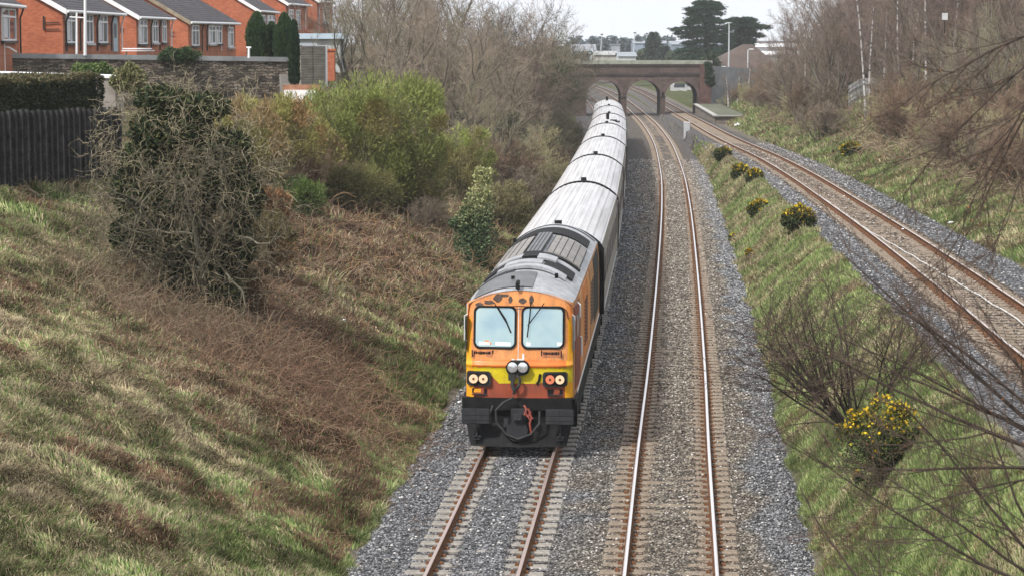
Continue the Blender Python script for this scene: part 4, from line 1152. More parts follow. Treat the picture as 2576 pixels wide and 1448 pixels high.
# white poles, lamp standard, garden table, white topped shed
def pole(label, px, y0, y1, Y, r, mat, cat='pole', name='white_pole', arm=None):
    a_, b2 = at(px, y0, Y), at(px, y1, Y)
    t = thing(name, label, cat, (b2[0], b2[1], b2[2]))
    mb = MB(); mb.tube([(0,0,0),(a_[0]-b2[0],0,a_[2]-b2[2])], [r*1.25, r], 10); mb.build('post', mat, t, True)
    if arm:
        mb = MB(); h = a_[2]-b2[2]
        for (x0, z0, x1, z1) in arm: mb.tube([(x0,0,h+z0),(x1,0,h+z1)], r*.8, 6)
        mb.build('arm', mat, t)
    return t
pole('tall white pole standing in front of the first bungalow roof, cut by the photo top', 214, -30, 140, 126, .07, MT['white'])
pole('shorter white washing line post with a cross bar behind the stone wall', 193, 32, 140, 127, .05, MT['white'], 'washing post', 'washing_post', [(-.35,-.25,.5,-.3)])
pole('short white post with a flat top beside the left edge of the conifers', 626, 120, 146, 129, .06, MT['white'], 'post', 'garden_post', [(-.14,0,.14,0)])
A = at(345, 126, 131)
t = thing('garden_table', 'round white garden table with stacked top seen just over the stone wall', 'table', (A[0], A[1], A[2]-.55))
mb = MB(); mb.cyl((0,0,.62), .85, .06, 'z', 28); mb.cyl((.05,0,.50), .95, .05, 'z', 28); mb.build('table_top', MT['white'], t)
for s in (-1, 1):
    mb = MB(); mb.tube([(s*.6,0,.48),(s*.7,0,-.2)], .04, 8); mb.build('leg', MT['white'], t)
mb = MB(); A = at(8, 100, 122); B = at(10, 186, 122)
mb.tube([tuple(A), tuple(B)], .09, 8); mb.tube([tuple(at(10,118,122)), tuple(at(24,121,122)), tuple(at(42,132,122))], .05, 8)
o = mb.build('drain_pipe', MT['white']); tag(o, 'thick white pipe at the far left edge in front of the stone wall', 'pipe')
A = at(-40, 188, 100); B = at(300, 196, 100)
t = thing('garden_shed', 'low shed with a white roof edge showing above the clipped hedge', 'shed', (A[0], A[1], A[2]))
L = B[0]-A[0]
mb = MB(); mb.add([(0,0,-.03),(L,0,B[2]-A[2]-.03),(L,0,B[2]-A[2]+.06),(0,0,.10),(0,2.6,-.03),(L,2.6,B[2]-A[2]-.03),(L,2.6,B[2]-A[2]+.08),(0,2.6,.12)], [(0,1,2,3),(3,2,6,7),(1,5,6,2)]); mb.build('roof', MT['white'], t)
mb = MB(); mb.box((L/2,1.2,-1.1), (L-.4,2.2,1.95)); mb.build('wall', mottle('shed_boards', (.2,.18,.16), (.34,.31,.28), 2, .9), t)
# pale slab roofed hut on the bank
A = at(708, 254, 116); B = at(786, 250, 116); Cc = at(716, 226, 119); D = at(800, 226, 119)
t = thing('bunker', 'small pale concrete hut roof with a brown ridge on the bank below the conifers', 'hut', (A[0], A[1], A[2]))
r_ = lambda p: (p[0]-A[0], p[1]-A[1], p[2]-A[2])
mb = MB(); mb.add([r_(A), r_(B), r_(D), r_(Cc), *[(x, y, z-.12) for x, y, z in (r_(A), r_(B), r_(D), r_(Cc))]], [(0,1,2,3),(0,4,5,1),(1,5,6,2),(3,7,4,0)])
mb.build('roof', mottle('pale_slab', (.42,.41,.39), (.56,.55,.53), .9, .9), t)
mb = MB(); a_, b2 = r_(Cc), r_(D)
mb.box(((a_[0]+b2[0])/2, a_[1]+.15, a_[2]+.12), (b2[0]-a_[0]+.2, .4, .26)); mb.build('ridge_beam', mottle('ridge_tile', (.22,.1,.06), (.36,.18,.11), 3, .9), t)
mb = MB(); mb.box(((a_[0]+b2[0])/2, a_[1]-1.2, a_[2]-1.2), (b2[0]-a_[0]-.3, 2.6, 1.6)); mb.build('wall', conc.m, t)
# ---- dark battened fence on the left
fm = Mat('creosoted_fence', .9, .1)
fm.base(fm.ramp(fm.noise(2.0, 7, fm.coord('Object', (3,3,14))), [(.3, (.014,.012,.011)), (.55, (.04,.035,.032)), (.85, (.16,.145,.13))]))
t_g = []
A, B = at(-60, 448, 64.5), at(300, 420, 74)
L = math.hypot(B[0]-A[0], B[1]-A[1]); angf = math.atan2(B[1]-A[1], B[0]-A[0])
Lf = L
A = at(-60, 452, 64.5)
t = thing('board_fence', 'dark creosoted close boarded fence at the top of the left bank', 'fence', tuple(A), angf)
dz = B[2]-A[2]; hF = 1.85
nP = 26
mb = MB()
for k in range(nP*3):
    x = (k+.5)*L/(nP*3); mb.box((x, .0+.01*(k % 2), dz*x/L + hF/2-.15), (L/(nP*3)*.96, .03, hF+.3), rz=0)
mb.build('boards', fm.m, t)
rr = random.Random(4)
for k in range(nP):
    x = k*L/(nP-1); mb = MB(); mb.box((x, -.06, dz*x/L + hF/2-.1+rr.uniform(-.03,.05)), (.09, .09, hF+.35)); mb.build('post', mottle('fence_post%d' % (k % 3), (.018,.018,.019), (.05+.02*(k % 3),)*3, 4, .9) if k < 3 else bpy.data.materials['fence_post%d' % (k % 3)], t)
mb = MB(); 
mb.add([(0,-.03,hF-.02),(L,-.03,hF-.02+dz),(L,.07,hF-.02+dz),(0,.07,hF-.02),(0,-.03,hF+.03),(L,-.03,hF+.03+dz),(L,.07,hF+.03+dz),(0,.07,hF+.03)], [(0,1,5,4),(4,5,6,7),(1,2,6,5),(0,4,7,3)])
mb.build('top_rail', fm.m, t)
# ---- right side: palisade fence
def palisade(pa, pb, Ya, Yb, n):
    A, B = at(*pa, Ya), at(*pb, Yb); L = math.hypot(B[0]-A[0], B[1]-A[1])
    t = thing('palisade_fence', 'pale palisade fence at the top of the green slope on the right', 'fence', tuple(A), math.atan2(B[1]-A[1], B[0]-A[0]))
    pm = mottle('weathered_galvanised', (.5,.5,.52), (.66,.66,.68), 3, .7); dz = B[2]-A[2]
    for k in range(n):
        x = k*L/(n-1); mb = MB(); z = dz*k/(n-1)+ .35*math.sin(math.pi*k/(n-1)); w = .07
        mb.add([(x-w,0,z-.3),(x+w,0,z-.3),(x+w,0,z+1.6),(x,0,z+1.8),(x-w,0,z+1.6),(x-w,.03,z-.3),(x+w,.03,z-.3),(x+w,.03,z+1.6),(x,.03,z+1.8),(x-w,.03,z+1.6)], [(0,1,2,3,4),(5,9,8,7,6),(1,6,7,2),(2,7,8,3),(3,8,9,4),(4,9,5,0)])
        mb.build('pale', pm, t)
    for zz in (.35, 1.25):
        mb = MB(); mb.tube([(k*L/8,.05,dz*k/8+.35*math.sin(math.pi*k/8)+zz) for k in range(9)], .04, 6); mb.build('rail', pm, t)
palisade((2136, 268), (2206, 250), 196, 204, 22)
# ---- beyond the bridge: big brown roof, glazed workshops, sheds, towers
def bldg(label, pts_top, Y, depth, zb, roofm, wallm, name='warehouse', cat='building', stripes=0):
    """gable-free shed seen from the front: pts_top = (x0,y0) eave left, (x1,y1) ridge left ..."""
    (x0, ye), (x1, yr) = pts_top
    A = at(x0, ye, Y); B = at(x1, ye, Y); R = at(x0, yr, Y+depth/2)
    w = B[0]-A[0]; t = thing(name, label, cat, (A[0], A[1], zb))
    he, hr = A[2]-zb, R[2]-zb
    mb = MB(); mb.box((w/2, depth/2, he/2), (w, depth, he)); mb.add([(0,0,he),(0,depth,he),(0,depth/2,hr)], [(0,1,2)]); mb.add([(w,0,he),(w,depth,he),(w,depth/2,hr)], [(0,1,2)]); mb.build('wall', wallm, t)
    mb = MB(); mb.add([(-.3,-.4,he-.1),(w+.3,-.4,he-.1),(w+.3,depth/2,hr+.05),(-.3,depth/2,hr+.05),(w+.3,depth+.4,he-.1),(-.3,depth+.4,he-.1)], [(0,1,2,3),(3,2,4,5)]); r = mb.build('roof', roofm, t)
    if stripes:
        for k in range(stripes):
            f0, f1 = (k+.15)/stripes, (k+.6)/stripes
            mb = MB(); P = lambda f, x: (x, lerp(-.4, depth/2, f), lerp(he-.1, hr+.05, f)+.06)
            mb.add([P(f0,.4), P(f0,w-.4), P(f1,w-.4), P(f1,.4)], [(0,1,2,3)]); mb.build('rooflight', MT['white'], r)
    return t
brownroof = mottle('brown_tiled_roof', (.075,.055,.047), (.115,.083,.07), .3, .9)
greyw = mottle('pale_grey_cladding', (.3,.33,.37), (.42,.45,.48), .2, .7)
greyr = mottle('grey_sheet_roof', (.22,.24,.27), (.33,.36,.4), .2, .7)
# big pitched brown roof: hip end sloping down to the right
A = at(1800, 168, 350); B = at(1975, 178, 350); R0 = at(1868, 112, 362); R1 = at(1893, 112, 362)
t = thing('hall', 'big hall with a steep brown tiled roof behind the right end of the bridge', 'building', (A[0], A[1], 0))
r_ = lambda p, dy=0: (p[0]-A[0], p[1]-A[1]+dy, p[2])
mb = MB(); mb.add([r_(A), r_(B), r_(R1), r_(R0), r_(A, 26), r_(B, 26)], [(0,1,2,3),(1,5,2),(0,3,4),(3,2,5,4)]); mb.build('roof', brownroof, t)
mb = MB(); mb.box(((B[0]-A[0])/2, 13, A[2]/2-.3), (B[0]-A[0]-.6, 25, A[2])); mb.build('wall', mottle('hall_wall', (.2,.21,.22), (.3,.31,.32), .3, .9), t)
for k in range(5):
    mb = MB(); mb.box((3+k*1.9, .45, A[2]-1.2), (1.1,.1,1.3)); mb.build('window', MT['glass_dark'], t)
bldg('long workshop with striped white rooflights beyond the brown roof on the right', ((1885, 140), (2110, 104)), 520, 40, 2, mottle('dark_workshop_roof', (.12,.11,.115), (.17,.16,.165), .2, .8), greyw, stripes=2)
bldg('far pale blue grey industrial sheds behind the trees at left of the bridge', ((1440, 128), (1500, 112)), 760, 30, 0, greyr, greyw)
bldg('far tall pale shed block beyond the middle of the bridge', ((1505, 112), (1560, 104)), 820, 30, 0, greyw, greyw)
bldg('far blue grey shed just right of the tall pale one', ((1596, 109), (1680, 103)), 800, 30, 0, greyr, mottle('bluish_cladding', (.2,.25,.32), (.26,.32,.4), .2, .7))
bldg('far long blue grey shed running behind the cedar tree', ((1690, 112), (1850, 104)), 780, 30, 0, greyr, mottle('slate_cladding', (.16,.2,.26), (.22,.27,.34), .2, .7))
bldg('cream walled house beyond the left part of the bridge', ((1495, 138), (1552, 129)), 560, 14, 1.5, mottle('pale_roof', (.3,.31,.31), (.4,.4,.4), .5, .8), mottle('cream_wall', (.33,.32,.27), (.42,.41,.36), .5, .9), 'house', 'house')
bldg('small grey roofed house beyond the bridge beside the cream one', ((1556, 141), (1600, 132)), 520, 12, 1.5, greyr, mottle('grey_white_wall', (.4,.42,.42), (.52,.54,.54), .5, .9), 'house', 'house')
# white caravans / sheds seen through the right arch
for k, (px, py, w, lb) in enumerate(((1708, 224, 3.2, 'white boxy van body seen through the right bridge arch, left one'), (1722, 222, 5, 'long white boxy trailer seen through the right bridge arch'))):
    p = at(px, py, 470); z = p[2]
    t = thing('trailer', lb, 'trailer', (p[0], 470+k*5, z-1.2))
    mb = MB(); mb.box((0,0,1.2), (w,2.4,1.7)); mb.build('body', mottle('dull_white_body', (.36,.37,.38), (.5,.5,.51), 1, .6), t, bevel=.1)
    mb = MB(); mb.box((0,-1.22,1.8), (w*.7,.04,.6)); mb.build('window', MT['glass_dark'], t)
    for s in (-1, 1):
        mb = MB(); mb.cyl((s*w*.28,-1.1,.35), .35, .25, 'y', 16); mb.build('wheel', MT['black'], t)
# lamp standards by the bridge, mast lights beyond it
def lamp(label, px, y0, y1, Y, armx=.6):
    a_, b2 = at(px, y0, Y), at(px, y1, Y); h = a_[2]-b2[2]
    t = thing('street_lamp', label, 'street lamp', tuple(b2))
    mb = MB(); mb.tube([(0,0,0),(0,0,h*.95),(armx*.3,0,h*.99),(armx,0,h)], [.13,.09,.06,.05], 8); mb.build('post', MT['steel'], t, True)
    mb = MB(); mb.box((armx+.2,0,h), (.6,.22,.12)); mb.build('lamp_head', MT['white'], t)
lamp('tallest pale lamp post in front of the cedar beyond the bridge end', 1833, 58, 178, 322, -.3)
lamp('shorter pale lamp post right of the cedar beyond the grey wall', 1881, 124, 200, 330, .3)
lamp('slim pale lamp post at the left end of the grey wall by the bridge', 1812, 168, 270, 318, .2)
for px, y0, lb in ((1593, 84, 'slender distant mast with a dark head over the left part of the bridge'), (1623, 86, 'second slender distant mast with a pale head over the bridge'), (1510, 88, 'distant angled crane mast farthest left over the bridge')):
    a_, b2 = at(px, y0, 600), at(px, 150, 600)
    t = thing('mast', lb, 'mast', tuple(b2)); h = a_[2]-b2[2]
    mb = MB(); mb.tube([(0,0,0),(.4,0,h)], [.2,.08], 6); mb.build('post', MT['steel'], t)
    mb = MB(); mb.cyl((.4,0,h+.1), .35, .3, 'z', 10); mb.build('lamp_head', MT['dkgrey'], t)
# concrete marker post bottom right
p = at(2146, 1425, 36); zg = float(terrain(p[0], p[1], False))
t = thing('marker_post', 'stubby weathered concrete post at the bottom edge on the grass', 'post', (p[0], p[1], zg-.2))
mb = MB(); mb.box((0,0,.5), (.52,.4,1.0)); mb.build('post', mottle('old_concrete', (.22,.2,.17), (.36,.33,.29), 6, .95, bump=.4), t, bevel=.06)
mb = MB(); mb.box((0,0,1.02), (.44,.32,.05)); mb.build('cap', conc.m, t, bevel=.015)
# white sign on the birch far right
a_ = at(2377, 42, 120)
t = thing('sign_board', 'small blank white board fixed high among the birches top right', 'sign', tuple(a_))
mb = MB(); mb.box((0,0,0), (.3,.04,.36)); mb.build('board', mottle('dull_white_board', (.4,.4,.41), (.6,.6,.6), 4, .8), t); mb = MB(); mb.tube([(.0,.06,.2),(.0,.06,-.9)], .02, 8); mb.build('post', MT['black'], t)
# ================================================================== PLANTS
def nrm(v): return v/np.maximum(np.linalg.norm(v, axis=-1, keepdims=True), 1e-9)
def tubes(P0, P1, R0, R1, sides=3):
    n = len(P0); d = nrm(P1-P0)
    ref = np.where(np.abs(d[:, 2:3]) > .9, np.array([[1., 0, 0]]), np.array([[0, 0, 1.]]))
    a = nrm(np.cross(d, ref)); b = np.cross(d, a)
    t = np.arange(sides)*2*np.pi/sides
    off = a[:, None]*np.cos(t)[None, :, None] + b[:, None]*np.sin(t)[None, :, None]
    V = np.concatenate([P0[:, None] + off*R0[:, None, None], P1[:, None] + off*R1[:, None, None]], 1)
    k = np.arange(sides); k2 = (k+1) % sides
    F = np.stack([k, k2, k2+sides, k+sides], -1)
    F = (F[None] + (np.arange(n)*2*sides)[:, None, None]).reshape(-1, 4)
    return V.reshape(-1, 3), F
def grow(r, base, dirs, length, rad, spec):
    """returns a list of (P0,P1,R0,R1) per level"""
    out = []
    base, dirs = np.atleast_2d(base).astype(float), nrm(np.atleast_2d(dirs).astype(float))
    N = len(base); length = np.ones(N)*length; rad = np.ones(N)*rad
    for li, s in enumerate(spec):
        N = len(base); m = s.get('m', 4); P = np.zeros((N, m+1, 3)); D = np.zeros((N, m+1, 3))
        P[:, 0] = base; d = dirs.copy(); D[:, 0] = d
        tip = s.get('tip', .35)
        for i in range(m):
            d = nrm(d + r.normal(0, s.get('w', .15), (N, 3)) + np.array([0, 0, s.get('up', .05)]) + np.array(s.get('pull', (0, 0, 0))))
            P[:, i+1] = P[:, i] + d*(length/m)[:, None]; D[:, i+1] = d
        f = 1 - (1-tip)*np.arange(m+1)/m
        R = rad[:, None]*f[None]
        out.append((P[:, :-1].reshape(-1, 3), P[:, 1:].reshape(-1, 3), R[:, :-1].ravel(), R[:, 1:].ravel()))
        if li == len(spec)-1: break
        nx = spec[li+1]; c = nx['n']
        t = nx.get('t0', .25) + (nx.get('t1', 1.0)-nx.get('t0', .25))*((np.arange(c)[None] + r.rand(N, c))/c)
        seg = np.clip((t*m).astype(int), 0, m-1); fr = t*m - seg
        ii = np.arange(N)[:, None]
        B = P[ii, seg]*(1-fr)[..., None] + P[ii, seg+1]*fr[..., None]
        PD = D[ii, seg+1]
        rv = nrm(r.normal(0, 1, (N, c, 3))); perp = nrm(rv - (rv*PD).sum(-1, keepdims=True)*PD)
        a = np.radians(nx.get('a', 45) + r.normal(0, nx.get('av', 12), (N, c)))[..., None]
        CD = PD*np.cos(a) + perp*np.sin(a)
        base = B.reshape(-1, 3); dirs = nrm(CD.reshape(-1, 3) + np.array(nx.get('bias', (0, 0, 0))))
        RR = (R[ii, seg]*(1-fr) + R[ii, seg+1]*fr)*nx.get('rr', .55)
        length = ((length[:, None]*nx.get('lr', .5))*(1.15 - nx.get('tp', .5)*t)*(.7+.6*r.rand(N, c))).ravel()
        rad = np.maximum(RR.ravel(), nx.get('rmin', .004))
    return out
def levels_mesh(name, L, cols, sides, r, var=.25):
    V = []; F = []; C = []; o = 0
    for (P0, P1, R0, R1), col, sd in zip(L, cols, sides):
        v, f = tubes(P0, P1, R0, R1, sd)
        V.append(v); F.append(f+o); o += len(v)
        k = (1 + var*(r.rand(len(P0))-.5)*2)[:, None]*np.array(col)[None]
        C.append(np.repeat(k, 2*sd, 0))
    return raw_mesh(name, np.concatenate(V), [np.concatenate(F)], np.concatenate(C))
def leaves(P, size, r, col, direction=None, spread=1.0, aspect=2.0):
    """one small diamond leaf per point"""
    n = len(P); size = np.ones(n)*size
    d = nrm(r.normal(0, spread, (n, 3)) + (0 if direction is None else direction))
    s = nrm(np.cross(d, r.normal(0, 1, (n, 3))))
    L = (d*size[:, None]); Wd = s*(size/aspect)[:, None]
    V = np.stack([P, P+L*.5+Wd*.5, P+L, P+L*.5-Wd*.5], 1).reshape(-1, 3)
    F = np.arange(n*4).reshape(n, 4)
    return V, F, np.repeat(col, 4, 0)
def pick(r, n, cols, var=.2):
    c = np.array(cols)[r.randint(0, len(cols), n)]
    return c*(1+var*(r.rand(n, 1)*2-1))
def lobes(r, n, L, shell=.45):
    """points in a set of ellipsoid lobes [(cx,cy,cz,rx,ry,rz,w)...], denser to the outside"""
    L = np.array(L, float); w = L[:, 6]/L[:, 6].sum()
    k = r.choice(len(L), n, p=w); d = nrm(r.normal(0, 1, (n, 3)))
    q = r.rand(n)**shell
    return L[k, :3] + d*L[k, 3:6]*q[:, None], d, q
def tri_mesh(name, parts):
    V = []; F = []; C = []; o = 0
    for v, f, c in parts: V.append(v); F.append(f+o); C.append(c); o += len(v)
    return raw_mesh(name, np.concatenate(V), [np.concatenate(F)], np.concatenate(C))
def tp(px, Y, dz=0):
    X = (px-1288)/FPX*Y/math.cos(PITCH)*1.0
    X = float(ray(px, 300)[0]/ray(px, 300)[1]*Y)
    return (X, Y, float(terrain(X, Y, False))+dz)

# ---------------------------------------------------------------- bare trees
BARK = (.13,.115,.095); TWIG = (.235,.195,.15); TWG2 = (.29,.24,.185)
def bare_variant(seed, H=9, stems=1, spread=.0, cols=(BARK, BARK, TWIG, TWG2, TWG2), n=(9,7,6,5), twr=.007, up=.08, rad=.13, ivy=0, lean=(0,0,0)):
    r = np.random.RandomState(seed)
    az = r.rand(stems)*6.28
    base = np.stack([np.cos(az)*.15*spread, np.sin(az)*.15*spread, np.zeros(stems)-.2], -1)
    dr = np.stack([np.cos(az)*spread, np.sin(az)*spread, np.ones(stems)], -1) + np.array(lean)
    lt = H*(.75 if stems == 1 else .7)*(.8+.3*r.rand(stems))
    spec = [dict(m=7, w=.09, up=.06, tip=.25),
            dict(m=5, n=n[0], a=42, av=12, lr=.55, t0=.22, w=.14, up=up, rr=.55, tip=.3),
            dict(m=4, n=n[1], a=40, av=14, lr=.5, t0=.15, w=.17, up=up, rr=.55, tip=.35, rmin=twr*1.5),
            dict(m=3, n=n[2], a=38, av=15, lr=.5, t0=.1, w=.2, up=up, rr=.6, tip=.5, rmin=twr),
            dict(m=2, n=n[3], a=36, av=15, lr=.55, t0=.1, w=.2, up=up, rr=.7, tip=.6, rmin=twr*.8)]
    L = grow(r, base, dr, lt, rad, spec)
    tr = levels_mesh('trunk', L[:2], cols[:2], (7, 5), r)
    cr = levels_mesh('crown', L[2:], cols[2:], (3, 3, 3), r)
    iv = None
    if ivy:
        P = L[1][0][r.randint(0, len(L[1][0]), ivy//2)]; P2 = L[0][0][r.randint(0, len(L[0][0]), ivy - ivy//2)]
        P = np.concatenate([P, P2]) + r.normal(0, .28, (ivy, 3))
        v, f, c = leaves(P, .09+.06*r.rand(ivy), r, pick(r, ivy, [(.035,.06,.022),(.05,.085,.03),(.07,.09,.035)]), aspect=1.3)
        iv = tri_mesh('ivy', [(v, f, c)])
    return tr, cr, iv
def set_mat(me, m):
    if me is not None and len(me.materials) == 0: me.materials.append(m)
MT['wood'] = attr_mat('bark_twigs2', .9, .1, 0, .35)
MT['ivy'] = attr_mat('ivy_leaves', .6, .25, .08, .3)
def inst(var, name, label, loc, rz=0, sc=1, group=None, cat='tree', parts=('trunk', 'crown', 'ivy'), mats=None, szz=None):
    t = thing(name, label, cat, loc, rz, group)
    t.scale = (sc, sc, sc*(szz or 1))
    for pn, me in zip(parts, var):
        if me is None: continue
        set_mat(me, (mats or {}).get(pn) or (MT['ivy'] if pn == 'ivy' else MT['wood']))
        o = bpy.data.objects.new(pn, me); COL.objects.link(o); o.parent = t
    return t
OL = (.30,.275,.16); GRY = (.235,.21,.185)
bv = [bare_variant(101, 9, 3, .35, n=(8,7,6,5)),
      bare_variant(102, 9, 1, 0, n=(13,8,6,5), rad=.15),
      bare_variant(103, 8, 5, .55, cols=(BARK, BARK, (.24,.22,.15), (.30,.275,.185), (.30,.275,.185)), n=(6,6,6,4)),
      bare_variant(104, 9, 4, .45, cols=(BARK, BARK, (.16,.125,.10), (.19,.145,.12), (.21,.155,.13)), n=(7,7,6,4)),
      bare_variant(105, 9, 2, .3, n=(9,7,6,4), ivy=5000),
      bare_variant(106, 9, 5, .5, cols=(BARK, (.08,.07,.055), (.11,.097,.075), (.14,.122,.092), (.15,.13,.10)), n=(8,7,6,4), ivy=3000)]
# shrubby brown thicket variants
sv = [bare_variant(111, 4, 12, .75, cols=(BARK, (.17,.14,.11), (.19,.155,.12), (.22,.18,.135), (.24,.195,.15)), n=(6,6,5,4), twr=.010, rad=.035, up=.06),
      bare_variant(112, 4, 12, .9, cols=(BARK, OL, OL, (.36,.33,.19), (.36,.33,.19)), n=(6,6,5,4), twr=.010, rad=.035, up=.03),
      bare_variant(113, 4, 14, .7, cols=((.12,.08,.065), (.15,.11,.08), (.19,.135,.10), (.225,.16,.115), (.24,.17,.12)), n=(6,6,5,4), twr=.010, rad=.03, up=.05)]
R_ = random.Random(77)
GL = 'trees of the thicket on the left bank'
ORD = []
def T(v, px, Y, sc, label, group=None, name='bare_tree', rz=None, cat='tree', szz=None, dz=0):
    o = inst(v, name, label, tp(px, Y, dz), R_.uniform(0, 6.28) if rz is None else rz, sc, group, cat, szz=szz)
    if group: ORD.append((group, label, px, o))
    return o
_u = 'first second third fourth fifth sixth seventh eighth ninth'.split()
NUM = _u + 'tenth eleventh twelfth thirteenth fourteenth fifteenth sixteenth seventeenth eighteenth nineteenth'.split()
for tens, th_ in (('twenty','twentieth'),('thirty','thirtieth'),('forty','fortieth'),('fifty','fiftieth'),('sixty','sixtieth'),('seventy','seventieth'),('eighty','eightieth'),('ninety','ninetieth')):
    NUM += [th_] + [tens + '-' + w for w in _u]
NUM.append('hundredth')
def ordinals():
    for g in sorted(set(o[0] for o in ORD)):
        L_ = sorted([o for o in ORD if o[0] == g], key=lambda o: o[2])
        for k, (_, lb, px, ob) in enumerate(L_): ob['label'] = '%s, %s from the left' % (lb, NUM[k])
sv.append(bare_variant(114, 4, 14, .8, cols=((.07,.06,.045), (.10,.09,.065), (.12,.11,.078), (.14,.13,.09), (.15,.135,.095)), n=(6,6,5,4), twr=.010, rad=.03, up=.05, ivy=2500))
# notable ones
T(bv[0], 1105, 128, 1.25, 'big bare tree with dark forked limbs rising behind the bright green broom', rz=.4)
T(bv[2], 900, 150, 1.25, 'pale twiggy bare tree right of the last brick house')
T(bv[1], 985, 142, 1.15, 'bare tree between the last house and the dark forked tree')
T(bv[2], 1215, 126, 1.0, 'bare tree with mossy yellowish curved branches left of the dark thicket')
T(bv[4], 1345, 190, 1.15, 'ivy clad dark tree at the edge of the sky above the train')
T(bv[3], 1296, 170, 1.25, 'tall purplish brown tree where the sky meets the left thicket')
lab = 'bare brown tree in the thicket on the left bank'
for px, Y, s, k in ((850,168,1.2,3),(930,175,1.3,0),(1010,172,1.3,1),(1060,160,1.1,3),(1150,165,1.3,2),(1180,150,1.0,0),(1240,180,1.35,3),(1250,150,1.1,1),(1310,200,1.3,0),(1335,215,1.2,3),(1375,222,1.05,1),(1392,240,1.0,3),(1392,255,.9,0),(1400,272,.85,4),(1385,285,.9,3),(1405,292,.7,1),(1350,260,1.3,1),(1290,230,1.4,3),(1200,200,1.5,0),(1100,195,1.5,3),(1000,200,1.5,1),(1330,178,.8,4),(1370,200,.8,3),(1398,228,.75,4),(1402,250,.65,4),(1405,282,.6,3),(1380,186,.62,0),(1425,299,.5,4),(1300,155,.85,4)):
    T(bv[5 if px >= 1305 and Y > 170 else k], px - (38 if Y > 215 and px > 1330 else 0), Y, s, lab, GL, szz=R_.uniform(.85, 1.1))
lab = 'brown leafless bush on the left bank beside the coaches'
for px, Y, s, k in ((1290,118,.95,0),(1330,135,1.0,1),(1262,128,1.1,2),(1375,152,.95,0),(1400,165,.85,1),(1360,140,.9,2),(1415,182,.85,1),(1425,200,.85,2),(1426,222,.6,0),(1240,112,.7,1),(1180,122,1.0,2),(1345,160,1.2,2),(1395,190,1.1,0),(1310,145,1.2,1)):
    T(sv[3 if Y > 155 else k], px, Y, s, lab, 'bushes beside the train', 'leafless_bush', cat='bush')
lab = 'low brown scrub bush below the green broom'
for px, Y, s, k in ((810,96,.55,2),(870,98,.5,0),(760,92,.5,2),(940,100,.45,0),(1010,102,.5,2),(1060,98,.45,0),(700,86,.5,2),(640,80,.45,0)):
    T(sv[k], px, Y, s, lab, 'low scrub on the left bank', 'leafless_bush', cat='bush')

# ---------------------------------------------------------------- tangled ivy tree on the left
r = np.random.RandomState(7)
p = drop(520, 800); PXM = FPX/p[1]
t = thing('ivy_tree', 'big tangled tree smothered in dark ivy with pale curly twigs, standing on the left bank', 'tree', tuple(p))
def ploc(x, y, dy=0): # picture point to the tree's own frame
    q = at(x, y, p[1]+dy); return np.array([q[0]-p[0], q[1]-p[1], q[2]-p[2]])
base = np.array([[0,0,-.3],[.12,.1,-.3],[-.15,.05,-.3],[.05,-.1,-.3]])
dr = np.array([[-.05,0,1],[.25,.1,1],[-.42,.05,1],[-.15,-.2,1]])
spec = [dict(m=7, w=.13, up=.03, tip=.35), dict(m=6, n=9, a=58, av=16, lr=.52, t0=.25, w=.3, up=.0, rr=.5, tip=.3),
        dict(m=6, n=9, a=55, av=20, lr=.62, t0=.15, w=.38, up=-.04, rr=.5, tip=.4, rmin=.011), dict(m=5, n=4, a=55, av=20, lr=.5, t0=.1, w=.42, up=-.05, rr=.6, tip=.5, rmin=.007)]
L = grow(r, base, dr, np.array([5.0,4.6,4.4,4.2]), .11, spec)
obj('trunk', levels_mesh('trunk', L[:2], ((.12,.11,.085), (.2,.185,.135)), (7, 5), r), t, MT['wood'])
obj('crown', levels_mesh('crown', L[2:], ((.11,.095,.07), (.15,.13,.09)), (4, 3), r), t, MT['wood'])
ctr = [ploc(430,330), ploc(470,470), ploc(400,520), ploc(540,420), ploc(470,620), ploc(520,700), ploc(380,600), ploc(500,270), ploc(410,250), ploc(335,480), ploc(600,500), ploc(590,620), ploc(330,590), ploc(440,740), ploc(570,370), ploc(350,410), ploc(560,740)]
rad = [(1.1,.8,.7), (1.1,.8,.9), (1.0,.6,.6), (1.0,.7,.8), (.9,.7,.9), (.6,.5,.7), (.8,.5,.5), (.9,.6,.4), (.8,.6,.4), (.6,.5,.7), (.7,.6,.8), (.6,.5,.7), (.6,.5,.6), (.9,.6,.5), (.7,.6,.5), (.6,.5,.6), (.6,.5,.5)]
LB = [(c[0], c[1], c[2], *q, q[0]*q[1]*q[2]) for c, q in zip(ctr, rad)]
P, d, q = lobes(r, 110000, LB, .7)
v, f, c = leaves(P, .07+.06*r.rand(len(P)), r, pick(r, len(P), [(.012,.022,.009),(.022,.038,.013),(.04,.055,.02),(.09,.095,.035)]), aspect=1.4)
obj('ivy', tri_mesh('ivy', [(v, f, c)]), t, MT['ivy'])
# curly tangle of fine twigs round the ivy
P, d, q = lobes(r, 1500, [(a_, b2, c2, x*1.9, y*1.5, z*1.2, w) for a_, b2, c2, x, y, z, w in LB], .35)
P = P[:1000]; d = d[:1000]
L = grow(r, P, d + r.normal(0, .7, P.shape) + np.array([0,0,-.1]), .8+.6*r.rand(len(P)), .009, [dict(m=7, w=.5, up=-.03, tip=.5), dict(m=5, n=3, a=55, av=20, lr=.5, t0=.1, w=.45, up=-.03, rr=.8, tip=.6, rmin=.006)])
obj('twigs', levels_mesh('twigs', L, ((.235,.205,.14), (.26,.225,.15)), (3, 3), r, .7), t, MT['wood'])

